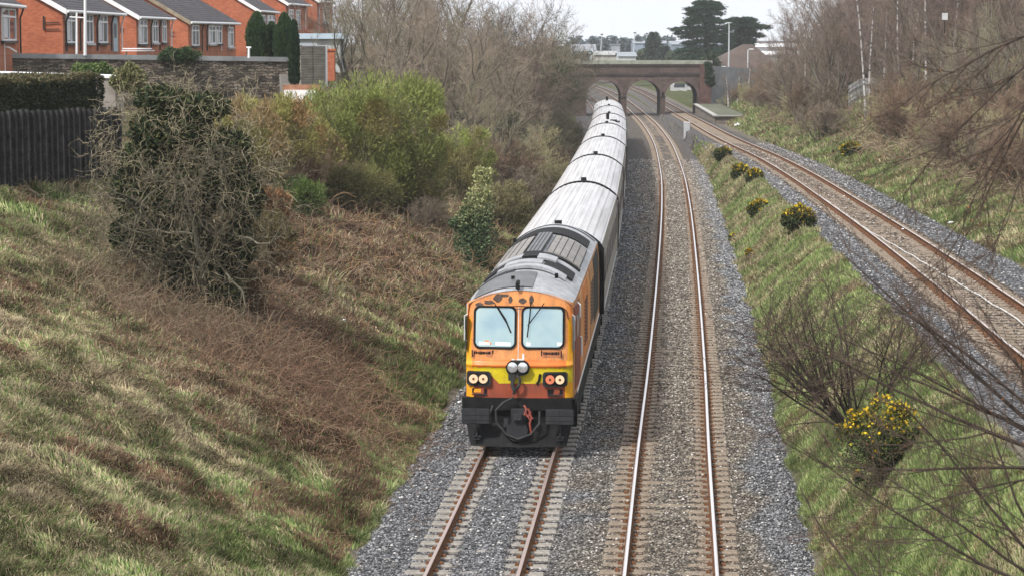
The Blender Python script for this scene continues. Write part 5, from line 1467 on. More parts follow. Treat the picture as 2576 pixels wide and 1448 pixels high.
# ---------------------------------------------------------------- broom, olive bushes, holly
def whip_bush(name, label, px, Y, wpx, hpx, cols, n=26000, seed=1, size=.22, lob=None, cat='bush', group=None, woodcol=(.12,.1,.06), dz=0, mat=None, asp=9):
    r = np.random.RandomState(seed); b = tp(px, Y, dz); s = Y/FPX; w, h = wpx*s, hpx*s
    t = thing(name, label, cat, b, 0, group)
    lob = lob or [(-.28,0,.5,.26,.3,.4), (.22,0,.55,.3,.3,.42), (0,.1,.62,.3,.3,.38), (-.1,-.1,.35,.34,.3,.33), (.33,0,.3,.2,.25,.28)]
    LB = [(a_*w, b2*w, c2*h, x*w, y*w, z*h, x*y*z) for a_, b2, c2, x, y, z in lob]
    # extra small lobes break the outline
    for k in range(26):
        i = r.randint(len(lob)); dd = nrm(r.normal(0, 1, 3)); dd[2] = abs(dd[2])*.9
        c0 = LB[i]; q = w*(.05+.06*r.rand())
        LB.append((c0[0]+dd[0]*c0[3]*.9, c0[1]+dd[1]*c0[4]*.9, c0[2]+dd[2]*c0[5]*.95, q, q, q*1.3, .004+.5*q**3/w**3*3))
    P, d, q = lobes(r, n, LB, .5)
    P[:, 2] = np.maximum(P[:, 2], -.2)
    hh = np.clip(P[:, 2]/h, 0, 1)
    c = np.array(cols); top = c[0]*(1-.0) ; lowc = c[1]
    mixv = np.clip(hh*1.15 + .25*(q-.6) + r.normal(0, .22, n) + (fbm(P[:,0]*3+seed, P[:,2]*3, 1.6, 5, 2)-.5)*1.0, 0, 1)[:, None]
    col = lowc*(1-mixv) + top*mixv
    if len(c) > 2:
        k = (fbm(P[:,0]+seed*3, P[:,2], w*.22, 8, 2) > .56)[:, None]
        col = np.where(k, c[2]*(.8+.4*r.rand(n, 1)), col)
    col = col*(1+.3*(r.rand(n, 1)*2-1))
    v, f, cc = leaves(P, size*.8*(.5+.9*r.rand(n)), r, col, d*1.0 + np.array([0,0,.75]), .6, asp*.7)
    obj('foliage', tri_mesh('foliage', [(v, f, cc)]), t, mat or MT['veg'])
    az = r.rand(16)*6.28
    L = grow(r, np.stack([np.cos(az)*.1*w, np.sin(az)*.1*w, az*0-.2], -1), np.stack([np.cos(az)*.5*w/h, np.sin(az)*.5*w/h, az*0+1], -1), h*.62, .035, [dict(m=5, w=.14, up=.03), dict(m=4, n=7, a=35, lr=.55, w=.2, up=.06, rr=.5, rmin=.009), dict(m=3, n=5, a=32, lr=.5, w=.2, up=.08, rr=.6, rmin=.007)])
    obj('stem', levels_mesh('stem', L, (woodcol,)*3, (5, 3, 3), r), t, MT['wood'])
    return t
BRT = [(.25,.285,.085), (.12,.125,.045), (.24,.21,.075)]
whip_bush('broom_bush', 'biggest bright yellow green broom bush halfway up the left bank', 930, 100, 375, 345, BRT, 60000, 3, .26, [(-.28,0,.55,.24,.3,.34),(.22,0,.6,.28,.3,.32),(0,.1,.68,.3,.3,.3),(-.12,-.1,.32,.34,.3,.3),(.25,0,.28,.26,.25,.26),(-.3,0,.3,.2,.2,.25),(.02,-.1,.16,.38,.3,.18)])
whip_bush('broom_bush', 'smaller yellow green broom bush right behind the biggest one', 1158, 118, 160, 200, [(.30,.34,.10), (.15,.14,.07), (.26,.24,.1)], 16000, 4, .24)
whip_bush('olive_bush', 'olive and rust coloured bush between the ivy tree and the green broom', 700, 92, 230, 235, [(.29,.27,.09), (.17,.14,.065), (.29,.19,.085)], 24000, 5, .24)
whip_bush('olive_bush', 'sprawling grey olive bush just behind the ivy tree, below the stone wall', 590, 84, 260, 240, [(.34,.32,.12), (.17,.16,.08), (.30,.22,.11)], 24000, 6, .24)
whip_bush('olive_bush', 'green tinted low bush at the foot of the olive and rust bush', 735, 84, 170, 100, [(.13,.19,.055), (.08,.10,.04)], 10000, 8, .2)
whip_bush('rust_shrub', 'orange rust coloured low shrub on the left bank below the olive bush', 672, 77, 110, 120, [(.27,.15,.075), (.15,.1,.065)], 7000, 9, .22)
whip_bush('rust_shrub', 'orange tinged shrub beside the pale hut roof', 675, 112, 110, 75, [(.28,.17,.08), (.18,.13,.07)], 6000, 10, .22)
whip_bush('olive_bush', 'low dull olive bush filling the gap between the rusty olive bush and the green broom', 795, 97, 150, 150, [(.27,.25,.09), (.15,.14,.06), (.2,.15,.08)], 12000, 12, .22)
whip_bush('olive_bush', 'brownish olive bush at the right foot of the green broom', 1040, 101, 170, 150, [(.2,.19,.08), (.12,.11,.055), (.22,.17,.1)], 12000, 13, .22)
whip_bush('olive_bush', 'dark olive bush low down under the middle of the green broom', 900, 94, 200, 130, [(.17,.16,.065), (.09,.085,.045)], 12000, 14, .2)
whip_bush('olive_bush', 'greyish olive bush beside the train behind the holly', 1270, 112, 130, 130, [(.24,.22,.11), (.14,.125,.075)], 12000, 15, .2)
whip_bush('olive_bush', 'yellowish olive bush above the third coach under the dark thicket', 1335, 140, 120, 120, [(.26,.24,.11), (.14,.125,.07)], 12000, 16, .22)
whip_bush('dark_scrub', 'dark brown olive scrub spilling down to the right of the ivy tree', 640, 68, 190, 170, [(.15,.13,.06), (.08,.07,.04), (.17,.11,.06)], 14000, 17, .2)
whip_bush('dark_scrub', 'low dark scrub at the right foot of the ivy tree', 575, 60, 170, 130, [(.14,.11,.06), (.07,.06,.035), (.16,.10,.06)], 12000, 18, .18)
whip_bush('dark_scrub', 'low brown scrub at the left foot of the ivy tree', 370, 62, 150, 120, [(.17,.125,.08), (.09,.07,.045), (.2,.13,.08)], 10000, 19, .18)
# holly
def leaf_bush(name, label, px, Y, wpx, hpx, topc, lowc, n, seed, size, lob, cat='bush', group=None, asp=1.6, dz=0, mat=None, trunk=True, flowers=None, b=None):
    r = np.random.RandomState(seed); b = b or tp(px, Y, dz); s = b[1]/FPX; w, h = wpx*s, hpx*s
    t = thing(name, label, cat, b, 0, group)
    LB = [(a_*w, b2*w, c2*h, x*w, y*w, z*h, x*y*z) for a_, b2, c2, x, y, z in lob]
    for k in range(22):
        i = r.randint(len(lob)); dd = nrm(r.normal(0, 1, 3)); c0 = LB[i]; q = w*(.05+.05*r.rand())
        LB.append((c0[0]+dd[0]*c0[3]*.92, c0[1]+dd[1]*c0[4]*.92, c0[2]+dd[2]*c0[5]*.92, q, q, q, .004+1.5*q**3/w**3))
    P, d, q = lobes(r, n, LB, .45)
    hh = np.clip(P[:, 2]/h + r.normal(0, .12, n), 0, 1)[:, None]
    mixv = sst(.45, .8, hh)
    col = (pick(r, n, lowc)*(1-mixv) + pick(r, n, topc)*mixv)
    v, f, c = leaves(P, size*(.6+.8*r.rand(n)), r, col, d*.5, .8, asp)
    obj('foliage', tri_mesh('foliage', [(v, f, c)]), t, mat or MT['ivy'])
    if flowers:
        m_ = r.rand(n) < .9; idx = np.argsort(-(q + .35*d[:, 2] + r.rand(n)*.35))[:flowers]
        Pf = P[idx] + d[idx]*.02
        v, f, c = leaves(Pf, size*.85*(.6+.8*r.rand(len(idx))), r, pick(r, len(idx), [(.62,.42,.02),(.68,.5,.03),(.5,.3,.02)], .2), d[idx]*.5, .8, 1.2)
        obj('blossom', tri_mesh('blossom', [(v, f, c)]), t, MT['veg'])
    if trunk:
        L = grow(r, np.zeros((5, 3)), r.normal(0, .35, (5, 3)) + np.array([0,0,1]), h*.75, .03, [dict(m=5, w=.1), dict(m=3, n=6, a=45, lr=.4, rr=.5, rmin=.008)])
        obj('stem', levels_mesh('stem', L, ((.13,.11,.07),)*2, (5, 3), r), t, MT['wood'])
    return t
leaf_bush('holly_bush', 'variegated holly with cream yellow top and dark green skirt on the bank by the train', 1195, 93, 130, 245, [(.33,.34,.15),(.25,.28,.11),(.42,.41,.21)], [(.05,.095,.045),(.035,.07,.035),(.16,.21,.10)], 15000, 21, .10, [(-.0,0,.3,.42,.4,.3),(.06,0,.6,.32,.3,.25),(.15,0,.85,.2,.2,.16),(-.25,0,.45,.2,.2,.14)])
# ---------------------------------------------------------------- hedge on the left, green mounds by the wall
def hedge_box(name, label, A, ang, L, D, H, n, cols, topcols, seed, size=.07, cat='hedge', dz=0):
    r = np.random.RandomState(seed); t = thing(name, label, cat, A, ang)
    k = r.rand(n); P = np.zeros((n, 3)); P[:, 0] = r.rand(n)*L; P[:, 1] = r.rand(n)*D; P[:, 2] = r.rand(n)*H
    face = k < .5; P[face, 1] = r.rand(face.sum())**2*.12; topm = k > .72; P[topm, 2] = H - r.rand(topm.sum())**2*.15
    P[:, 2] += (fbm(P[:, 0], P[:, 1], .9, 3, 2)-.5)*.35*(P[:, 2]/H); P[:, 1] += (fbm(P[:, 0], P[:, 2], .7, 4, 2)-.5)*.35
    P[:, 2] += dz*P[:, 0]/L
    col = np.where((P[:, 2] - dz*P[:, 0]/L > H-.22+.1*r.rand(n))[:, None], pick(r, n, topcols), pick(r, n, cols))
    v, f, c = leaves(P, size*(.6+.8*r.rand(n)), r, col, np.array([0,-.4,.1]), .8, 1.8)
    obj('foliage', tri_mesh('foliage', [(v, f, c)]), t, MT['ivy'])
    mb = MB(); mb.add([(.15,.2,-.4),(L-.15,.2,-.4),(L-.15,D-.1,-.4),(.15,D-.1,-.4),(.15,.2,H-.2),(L-.15,.2,H-.2+dz),(L-.15,D-.1,H-.2+dz),(.15,D-.1,H-.2)], [(0,3,2,1),(4,5,6,7),(0,1,5,4),(1,2,6,5),(2,3,7,6),(3,0,4,7)]); mb.build('stem', mottle('hedge_inside', (.02,.025,.014), (.04,.045,.025), 5, .95), t)
    return t
A = at(-70, 300, 66.5)
hedge_box('hedge', 'thick clipped dark green hedge with browned top behind the dark board fence', (A[0], A[1], A[2]-.2), angf, Lf*.93, 1.6, at(0,203,66.5)[2]-A[2]+.2, 42000, [(.03,.045,.018),(.045,.06,.022),(.022,.03,.014),(.07,.075,.03)], [(.16,.13,.07),(.12,.10,.05),(.09,.1,.04)], 31, .08, dz=.05)
def mound(label, px, py, Y, wpx, hpx, cols, seed, n=6000, size=.12, name='garden_shrub'):
    q = at(px, py, Y)
    return leaf_bush(name, label, px, Y, wpx, hpx, cols, cols, n, seed, size, [(-.2,0,.35,.3,.2,.5),(.15,0,.4,.35,.2,.5),(0,0,.5,.25,.2,.45)], b=(q[0], q[1], q[2]), trunk=False)
mound('dark green clipped shrub spilling over the top of the stone wall', 455, 152, 128, 110, 32, [(.04,.075,.03),(.06,.10,.035)], 41, 7000)
mound('bright green shrub growing against the foot of the stone wall', 235, 200, 112, 110, 42, [(.11,.17,.05),(.15,.2,.06),(.06,.1,.03)], 42, 7000)
mound('mossy yellow green shrub in front of the stone wall beside the bright green one', 325, 222, 100, 90, 62, [(.2,.2,.08),(.14,.15,.06),(.26,.24,.11)], 43, 6000)
# cypresses by the wall end
def cypress(label, px, ytop, ybase, Y, wpx, seed, cols=((.03,.06,.022),(.05,.085,.028),(.022,.045,.02)), name='cypress'):
    r = np.random.RandomState(seed); b = at(px, ybase, Y); s = Y/FPX; w = wpx*s; h = (ybase-ytop)*s
    t = thing(name, label, 'conifer tree', tuple(b), 0, None)
    n = int(9000); z = r.rand(n); az = r.rand(n)*6.283
    prof = np.clip(np.minimum((1-z)/.42, 1)**.6, .02, 1)*(.86+.14*np.sin(az*3+seed+z*5)+.1*np.sin(az*7+z*9))
    rad = w/2*prof*(r.rand(n)**.35)
    P = np.stack([np.cos(az)*rad, np.sin(az)*rad, z*h*.97], -1)
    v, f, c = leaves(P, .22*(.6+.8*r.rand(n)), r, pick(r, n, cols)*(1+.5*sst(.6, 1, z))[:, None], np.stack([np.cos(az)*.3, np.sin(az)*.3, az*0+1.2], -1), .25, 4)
    obj('crown', tri_mesh('crown', [(v, f, c)]), t, MT['veg'])
    mb = MB(); mb.tube([(0,0,-.3),(0,0,h*.9)], [.1,.03], 7); mb.build('trunk', MT['black'], t)
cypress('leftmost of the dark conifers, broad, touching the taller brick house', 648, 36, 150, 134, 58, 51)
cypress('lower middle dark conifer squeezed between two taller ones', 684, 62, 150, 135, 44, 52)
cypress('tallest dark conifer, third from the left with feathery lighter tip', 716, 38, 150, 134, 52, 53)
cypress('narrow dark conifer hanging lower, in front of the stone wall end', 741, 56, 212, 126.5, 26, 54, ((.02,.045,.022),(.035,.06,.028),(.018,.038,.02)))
leaf_bush('garden_shrub', 'yellowish twiggy shrub between plank fence and green broom', 838, 124, 80, 60, [(.3,.25,.08),(.2,.19,.07)], [(.12,.12,.05),(.18,.15,.06)], 4000, 55, .12, [(0,0,.4,.4,.3,.45),(.2,0,.6,.25,.2,.3)])

# ---------------------------------------------------------------- gorse
GO = dict(lob=[(-.2,0,.4,.32,.3,.4),(.2,0,.45,.32,.3,.42),(0,0,.6,.26,.25,.36)])
gl = [((.12,.135,.04),(.085,.10,.03),(.2,.18,.05)), ((.045,.065,.022),(.065,.085,.03),(.03,.045,.018))]
def gorse(label, px, py, wpx, hpx, fl, seed, n=5000):
    q = drop(px, py); fl = int(fl*.32); wpx *= .88; hpx *= .92
    leaf_bush('gorse_bush', label, px, q[1], wpx, hpx, gl[0], gl[1], n, seed, .13*q[1]/110+.02, GO['lob'], b=tuple(q), asp=3, flowers=fl, group='yellow flowering gorse bushes')
gorse('dark gorse with almost no flowers, farthest on the grass strip', 1819, 404, 44, 36, 150, 61)
gorse('left of the two touching gorse bushes beside the right track', 1862, 450, 44, 42, 1000, 62)
gorse('right of the two touching gorse bushes beside the right track', 1898, 460, 46, 36, 800, 63)
gorse('middle sized yellow gorse on the grass strip, just left of the largest there', 1909, 545, 56, 48, 900, 64)
gorse('largest dark gorse on the far grass strip, right at its edge by the right track', 2010, 580, 92, 72, 1000, 65, 8000)
gorse('tiny yellow gorse sprig on the ballast side of the grass strip', 1885, 650, 18, 26, 300, 66, 600)
gorse('small faded yellow gorse sprig above the tiny one', 1843, 608, 20, 22, 180, 67, 600)
gorse('tall narrow gorse high on the right slope below the palisade fence', 2205, 335, 36, 70, 1500, 68)
gorse('wide low gorse on the right slope beyond the right track', 2138, 392, 52, 36, 1100, 69)
gorse('nearest and biggest gorse, bright yellow flowers, entwined with the bare shrub', 2215, 1225, 245, 270, 2200, 70, 12000)
# ---------------------------------------------------------------- bare shrub on the near grass strip
r = np.random.RandomState(8)
q = drop(2160, 1080); s = q[1]/FPX
t = thing('bare_shrub', 'dark leafless many stemmed shrub on the grass strip in front of the yellow gorse', 'shrub', tuple(q))
az = r.rand(19)*6.28
dr = np.stack([np.cos(az)*1.0 - .3, np.sin(az)*.6 - .1, .7+.6*r.rand(19)], -1)
L = grow(r, np.stack([np.cos(az)*.12, np.sin(az)*.12, az*0-.1], -1), dr, 2.75, .034, [dict(m=6, w=.10, up=.05, tip=.4), dict(m=5, n=7, a=34, av=10, lr=.6, t0=.2, w=.13, up=.03, rr=.55, rmin=.009), dict(m=4, n=6, a=36, av=12, lr=.5, t0=.15, w=.16, up=.02, rr=.6, rmin=.006), dict(m=3, n=3, a=35, lr=.5, w=.2, rr=.7, rmin=.005)])
obj('stem', levels_mesh('stem', L[:2], ((.06,.05,.042), (.07,.055,.045)), (6, 4), r), t, MT['wood'])
obj('crown', levels_mesh('crown', L[2:], ((.09,.068,.055), (.11,.08,.065)), (3, 3), r), t, MT['wood'])
# ---------------------------------------------------------------- right hand thicket
GR = 'trees of the thicket on the right bank'
BIRB = (.55,.53,.52)
def birch(label, px, Y, H, seed, group='birches on the right bank', lean=(0,0,0)):
    r = np.random.RandomState(seed)
    b = tp(px, Y)
    t = thing('birch_tree', label, 'birch tree', b, 0, group)
    L = grow(r, np.array([[0,0,-.2]]), np.array([[r.normal(0,.012)+lean[0], 0, 1.]]), H, .11, [dict(m=12, w=.025, up=.07, tip=.25), dict(m=5, n=26, a=38, av=8, lr=.26, t0=.3, w=.12, up=.06, rr=.32, rmin=.012), dict(m=4, n=7, a=38, lr=.5, t0=.15, w=.16, up=.0, rr=.5, rmin=.008), dict(m=3, n=5, a=35, lr=.5, w=.2, up=-.02, rr=.7, rmin=.006)])
    # patchy white bark
    P0, P1, R0, R1 = L[0]; sub = 6; tt = np.linspace(0, 1, sub+1)
    A0 = (P0[:, None] + (P1-P0)[:, None]*tt[None, :-1, None]).reshape(-1, 3); A1_ = (P0[:, None] + (P1-P0)[:, None]*tt[None, 1:, None]).reshape(-1, 3)
    RA = (R0[:, None] + (R1-R0)[:, None]*tt[None, :-1]).ravel(); RB = (R0[:, None] + (R1-R0)[:, None]*tt[None, 1:]).ravel()
    v, f = tubes(A0, A1_, RA, RB, 8); k = np.where(r.rand(len(A0)) < .28, .3, 1.0)[:, None]*np.array(BIRB)[None]*(.8+.3*r.rand(len(A0), 1))
    obj('trunk', raw_mesh('trunk', v, [f], np.repeat(k, 16, 0)), t, MT['wood'])
    obj('crown', levels_mesh('crown', L[1:], ((.2,.16,.15), (.2,.15,.14), (.22,.16,.15)), (4, 3, 3), r), t, MT['wood'])
birch('left birch of the close pair with the brightest white trunks, above the palisade fence', 2178, 176, 12, 81)
birch('right birch of the close pair with the brightest white trunks, above the palisade fence', 2188, 178, 12.5, 82)
birch('thin birch a little right of the bright pair', 2262, 172, 12, 83)
birch('birch with speckled trunk midway along the right thicket', 2330, 160, 12, 84)
birch('birch carrying the white board near the top right', 2388, 150, 12, 85)
birch('slim birch just left of the one carrying the white board', 2365, 168, 13, 86)
birch('slender birch left of the bright pair, at the edge of the sky', 2020, 215, 10, 87)
birch('birch between the bright pair and the thin one', 2222, 186, 12.5, 92)
birch('birch just right of the thin one', 2290, 184, 12.5, 93)
birch('faint birch two steps left of the one carrying the white board', 2345, 182, 13, 94)
birch('faint birch right of the one carrying the white board', 2425, 170, 13, 99)
birch('short pale birch left of the palisade by the grey wall, forked', 1855, 292, 4.2, 88)
birch('pale thin birch nearest the bridge on the right', 1832, 296, 4.5, 89)
birch('leaning pale birch right of the lamp post near the grey wall', 1880, 285, 5, 90, lean=(.1,0,0))
birch('leaning birch with a white stem halfway to the thicket', 1935, 262, 5.5, 91, lean=(.2,0,0))
lab = 'bare purplish tree in the thicket on the right bank'
for px, Y, s_, k in ((1985,222,.95,3),(2010,205,1.0,0),(2040,230,1.1,3),(2065,210,1.15,1),(2095,200,1.15,3),(2120,215,1.3,0),(2150,212,1.2,3),(2190,214,1.35,3),(2222,210,1.2,0),(2245,190,1.3,3),(2290,178,1.25,1),(2310,160,1.2,3),(2350,172,1.3,0),(2400,160,1.3,3),(2440,148,1.25,3),(2480,160,1.4,0),(2520,142,1.25,3),(2560,150,1.3,1),(2600,138,1.2,3),(2075,240,1.2,0),(2240,225,1.5,1),(2330,200,1.5,3),(2430,185,1.5,1),(2530,175,1.5,3),(1960,245,.75,2),(1990,255,.8,3),(2450,130,1.0,2),(2550,125,1.0,3),(2005,235,1.1,3),(2055,222,1.2,3),(2105,232,1.35,0),(2170,228,1.45,3),(2205,222,1.4,1),(2265,205,1.4,3),(2300,190,1.4,0),(2365,190,1.5,3),(2395,172,1.3,1),(2460,175,1.5,3),(2500,168,1.4,3),(2545,160,1.5,0),(2590,155,1.5,3),(2140,240,1.5,3),(2280,230,1.6,3),(2490,135,1.0,0)):
    T(bv[k], px, Y, s_, lab, GR, szz=R_.uniform(.85, 1.1))
lab = 'brown scrub bush on the right hand slope'
k = 0
while k < 96:
    x = R_.uniform(2225, 2680); yb_ = 350 + .40*(min(x, 2576)-2240); y = yb_ - (yb_-190)*R_.random()**1.5
    q = drop(x, y)
    if (x < 2270 and y < 290): continue
    if q[1] > 190 or q[0] < float(XR(q[1])) + 4.5: continue
    o = inst(sv[[0, 2, 1, 2][k % 4]], 'leafless_bush', lab, tuple(q), R_.uniform(0, 6.28), R_.uniform(.45, .9)*(.75+q[1]/350), 'scrub on the right slope', 'bush')
    ORD.append(('scrub on the right slope', lab, x, o)); k += 1
lab = 'grey brown bush between platform and birches'
for px, Y, s_, k in ((1905,262,.9,2),(1925,250,.9,0),(1950,240,1.0,2),(1975,228,1.0,0),(2000,215,.9,1),(2030,205,1.0,2),(2060,196,1.0,0),(1890,280,.8,1),(1868,290,.7,2),(1915,290,1.1,0),(1950,275,1.2,2),(2250,160,1.0,0),(2290,150,1.1,2),(2075,180,.7,2),(1845,298,.6,0),(1820,303,.5,1)):
    T(sv[k], px, Y, s_, lab, 'bushes at the foot of the right bank', 'leafless_bush', cat='bush')
T(sv[0], 2062, 176, .95, 'dark fan shaped leafless bush left of the palisade fence', None, 'leafless_bush', cat='bush')
# ---------------------------------------------------------------- evergreen skyline
CEDC = [(.03,.06,.04),(.045,.08,.05),(.022,.045,.032)]
def cedar(label, px, ytop, ybase, Y, tiers, seed, lean=0):
    r = np.random.RandomState(seed); b = at(px, ybase, Y); s = Y/FPX; h = (ybase-ytop)*s
    zg = min(b[2], 2.0); t = thing('cedar_tree', label, 'cedar tree', (b[0], b[1], zg))
    P_ = []; D_ = []; wood = MB(); z0 = b[2]-zg
    wood.tube([(0,0,-.3),(0,0,z0),(lean*.5,0,z0+h*.6),(lean,0,z0+h*.95)], [.55,.5,.3,.1], 8)
    br_ = MB()
    for (x0, x1, y_, th) in tiers:
        za = z0 + (ybase-y_)*s; xa, xb = (x0-px)*s, (x1-px)*s
        for (xe) in (xa, xb):
            n = 270; f = r.rand(n)**.65; za = za + r.normal(0, th*s*.22); xe = xe*(.78+.4*r.rand())
            zz = za + .8*f*0 - .9*(f**2)*.5 + r.normal(0, th*s*.16, n)
            w = (xb-xa)*.35*(1-f*.5)
            P_.append(np.stack([lean*.5 + (xe-lean*.5)*f + r.normal(0, .25, n), r.normal(0, 1, n)*w*.5, zz], -1))
            D_.append(np.stack([np.sign(xe)*np.ones(n)*1.2, r.normal(0, .5, n), -.05+r.normal(0, .2, n)], -1))
            br_.tube([(lean*.5,0,za-.3),((xe+lean*.5)*.5,0,za),(xe*.92,0,za-.3)], [.16,.1,.04], 5)
    zc_ = [z0 + (ybase-t_[2])*s for t_ in tiers]
    nf = 1500; zz = np.min(zc_) + (np.max(zc_)-np.min(zc_))*r.rand(nf); hw_ = np.interp(zz, sorted(zc_), [(t_[1]-t_[0])*s*.5 for t_ in sorted(tiers, key=lambda q_: -q_[2])])
    az_ = r.rand(nf)*6.28; rr_ = hw_*.6*np.sqrt(r.rand(nf)); mid_ = np.interp(zz, sorted(zc_), [((t_[1]+t_[0])/2-px)*s for t_ in sorted(tiers, key=lambda q_: -q_[2])])
    P_.append(np.stack([mid_ + np.cos(az_)*rr_, np.sin(az_)*rr_, zz], -1)); D_.append(np.stack([np.cos(az_), np.sin(az_), az_*0], -1))
    P = np.concatenate(P_); D = np.concatenate(D_)
    rep = 5; P = np.repeat(P, rep, 0) + r.normal(0, .26, (len(P)*rep, 3))*np.array([1.3,1.3,.25]); D = np.repeat(D, rep, 0)
    v, f, c = leaves(P, .6*(.5+r.rand(len(P))), r, pick(r, len(P), CEDC), D, .3, 4)
    obj('crown', tri_mesh('crown', [(v, f, c)]), t, MT['veg'])
    wood.build('trunk', MT['black'], t); br_.build('branches', MT['black'], t)
cedar('tall dark cedar with layered flat branches standing against the sky beyond the bridge', 1775, 2, 150, 430,
      [(1752,1805,6,8),(1738,1815,20,9),(1728,1812,33,9),(1732,1800,44,8),(1718,1812,56,9),(1708,1825,68,9),(1716,1830,80,9),(1706,1822,92,10),(1722,1825,104,10),(1702,1822,120,12),(1715,1830,134,12),(1730,1850,146,12)], 95)
cedar('wide flat topped cedar to the right of the tall one, behind the lamp post', 1862, 44, 150, 440,
      [(1835,1895,50,8),(1828,1915,60,10),(1832,1920,72,10),(1840,1905,84,9),(1825,1890,100,10),(1822,1885,118,12),(1820,1900,132,12)], 96, .8)
def spire(label, px, ytop, ybase, Y, wpx, seed, cols, group=None, n=1800):
    r = np.random.RandomState(seed); b = at(px, ybase, Y); s = Y/FPX; h = (ybase-ytop)*s; zg = min(b[2], 1.0)
    t = thing('conifer_tree', label, 'conifer tree', (b[0], b[1], zg), 0, group); z0 = b[2]-zg
    z = r.rand(n)**1.25; az = r.rand(n)*6.28; w = wpx*s/2
    rad = w*(1-z)**.85*(.55+.45*np.abs(np.sin(z*h*2.1)))*(r.rand(n)**.4)
    P = np.stack([np.cos(az)*rad, np.sin(az)*rad, z0+z*h], -1)
    v, f, c = leaves(P, .9*(.5+r.rand(n))*Y/500, r, pick(r, n, cols), np.stack([np.cos(az), np.sin(az), az*0-.25], -1), .35, 2.6)
    obj('crown', tri_mesh('crown', [(v, f, c)]), t, MT['veg'])
    mb = MB(); mb.tube([(0,0,-.5),(0,0,z0+h*.9)], [.35,.08], 6); mb.build('trunk', MT['black'], t)
spire('dark pointed conifer standing alone above the middle of the bridge', 1645, 84, 150, 580, 62, 97, CEDC, None, 5000)
spire('shorter bushy conifer at the right foot of the pointed one', 1672, 118, 156, 575, 40, 98, CEDC, None, 2500)
HAZEC = [(.11,.15,.17),(.16,.2,.22)]  # leaf colours paled and blued, so distance haze is put into them
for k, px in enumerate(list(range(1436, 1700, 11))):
    spire('pale hazy conifer in the distant row on the horizon, %s from the left' % NUM[k], px + R_.uniform(-4, 4), 90 + R_.uniform(0, 16), 140, 850 + R_.uniform(-40, 40), R_.uniform(14, 26), 120+k, HAZEC, 'distant conifers on the horizon', 700)
def blob(label, px, ytop, ybase, Y, wpx, seed, cols, group=None, n=4000, name='evergreen_bush', size=.5):
    b = at(px, ybase, Y); zg = min(b[2], 1.5)
    hp = (b[2]-zg)*FPX/Y + (ybase-ytop)
    leaf_bush(name, label, px, Y, wpx, hp, cols, cols, n, seed, size, [(-.22,0,.5,.26,.3,.42),(.2,0,.55,.28,.3,.43),(0,0,.72,.25,.25,.26),(.05,0,.3,.45,.3,.3)], b=(b[0], b[1], zg), asp=1.5, group=group, mat=MT['veg'])
for k, (px, yt, w, Y, cs) in enumerate(((1600,128,46,570,[(.1,.13,.07),(.08,.1,.06)]),(1625,118,46,580,[(.09,.13,.06),(.06,.09,.05)]),(1700,128,60,565,[(.05,.08,.045),(.07,.1,.05)]),(1740,126,70,570,[(.05,.075,.045),(.065,.09,.05)]),(1575,134,36,560,[(.16,.13,.09),(.12,.11,.07)]),(1785,136,60,350,[(.045,.07,.04),(.06,.08,.045)]),(1460,128,50,560,[(.2,.19,.15),(.16,.15,.11)]))):
    blob(['greyish rounded bush over the middle of the bridge parapet','rounded green bush left of the lone pointed conifer','dark rounded bush right of the lone pointed conifer','dark bush mass under the left side of the tall cedar','reddish brown bush beside the distant masts','dark bush mass under the right side of the tall cedar','pale grey brown bush at the left end of the bridge parapet'][k], px, yt, 160, Y, w, 150+k, cs)
for k, (px, Y, w, h) in enumerate(((1362,232,90,120),(1392,252,80,120),(1408,280,60,95),(1340,205,80,90))):
    leaf_bush('evergreen_bush', ['dark green ivy smothered bush, left of two beside the middle coaches','dark green bush in the gloom under the left bank trees, third towards the bridge','dark green bush nearest the left bridge arch','dark green bush farthest from the bridge under the left bank trees'][k], px, Y, w, h, [(.06,.085,.035),(.08,.1,.045)], [(.035,.05,.025),(.05,.06,.03)], 6000, 170+k, .3, [(-.2,0,.5,.3,.3,.42),(.2,0,.45,.3,.3,.4),(0,0,.7,.3,.3,.28)])
# ivy on the right end of the bridge
r = np.random.RandomState(9); n = 2600
zz = r.rand(n); P = np.stack([bx(1786) + r.normal(0, .28, n)*(1-zz*.3) - .5*zz + .1, BY-.45+r.normal(0, .15, n), bz(215) + zz*(bz(158)-bz(215))], -1)
P0_ = P.mean(0); t = thing('ivy', 'dark ivy growing over the top right corner of the brick bridge', 'ivy', tuple(P0_))
v, f, c = leaves(P-P0_, .28, r, pick(r, n, [(.03,.05,.03),(.045,.065,.035)]), None, 1, 1.3); obj('foliage', tri_mesh('foliage', [(v, f, c)]), t, MT['ivy'])

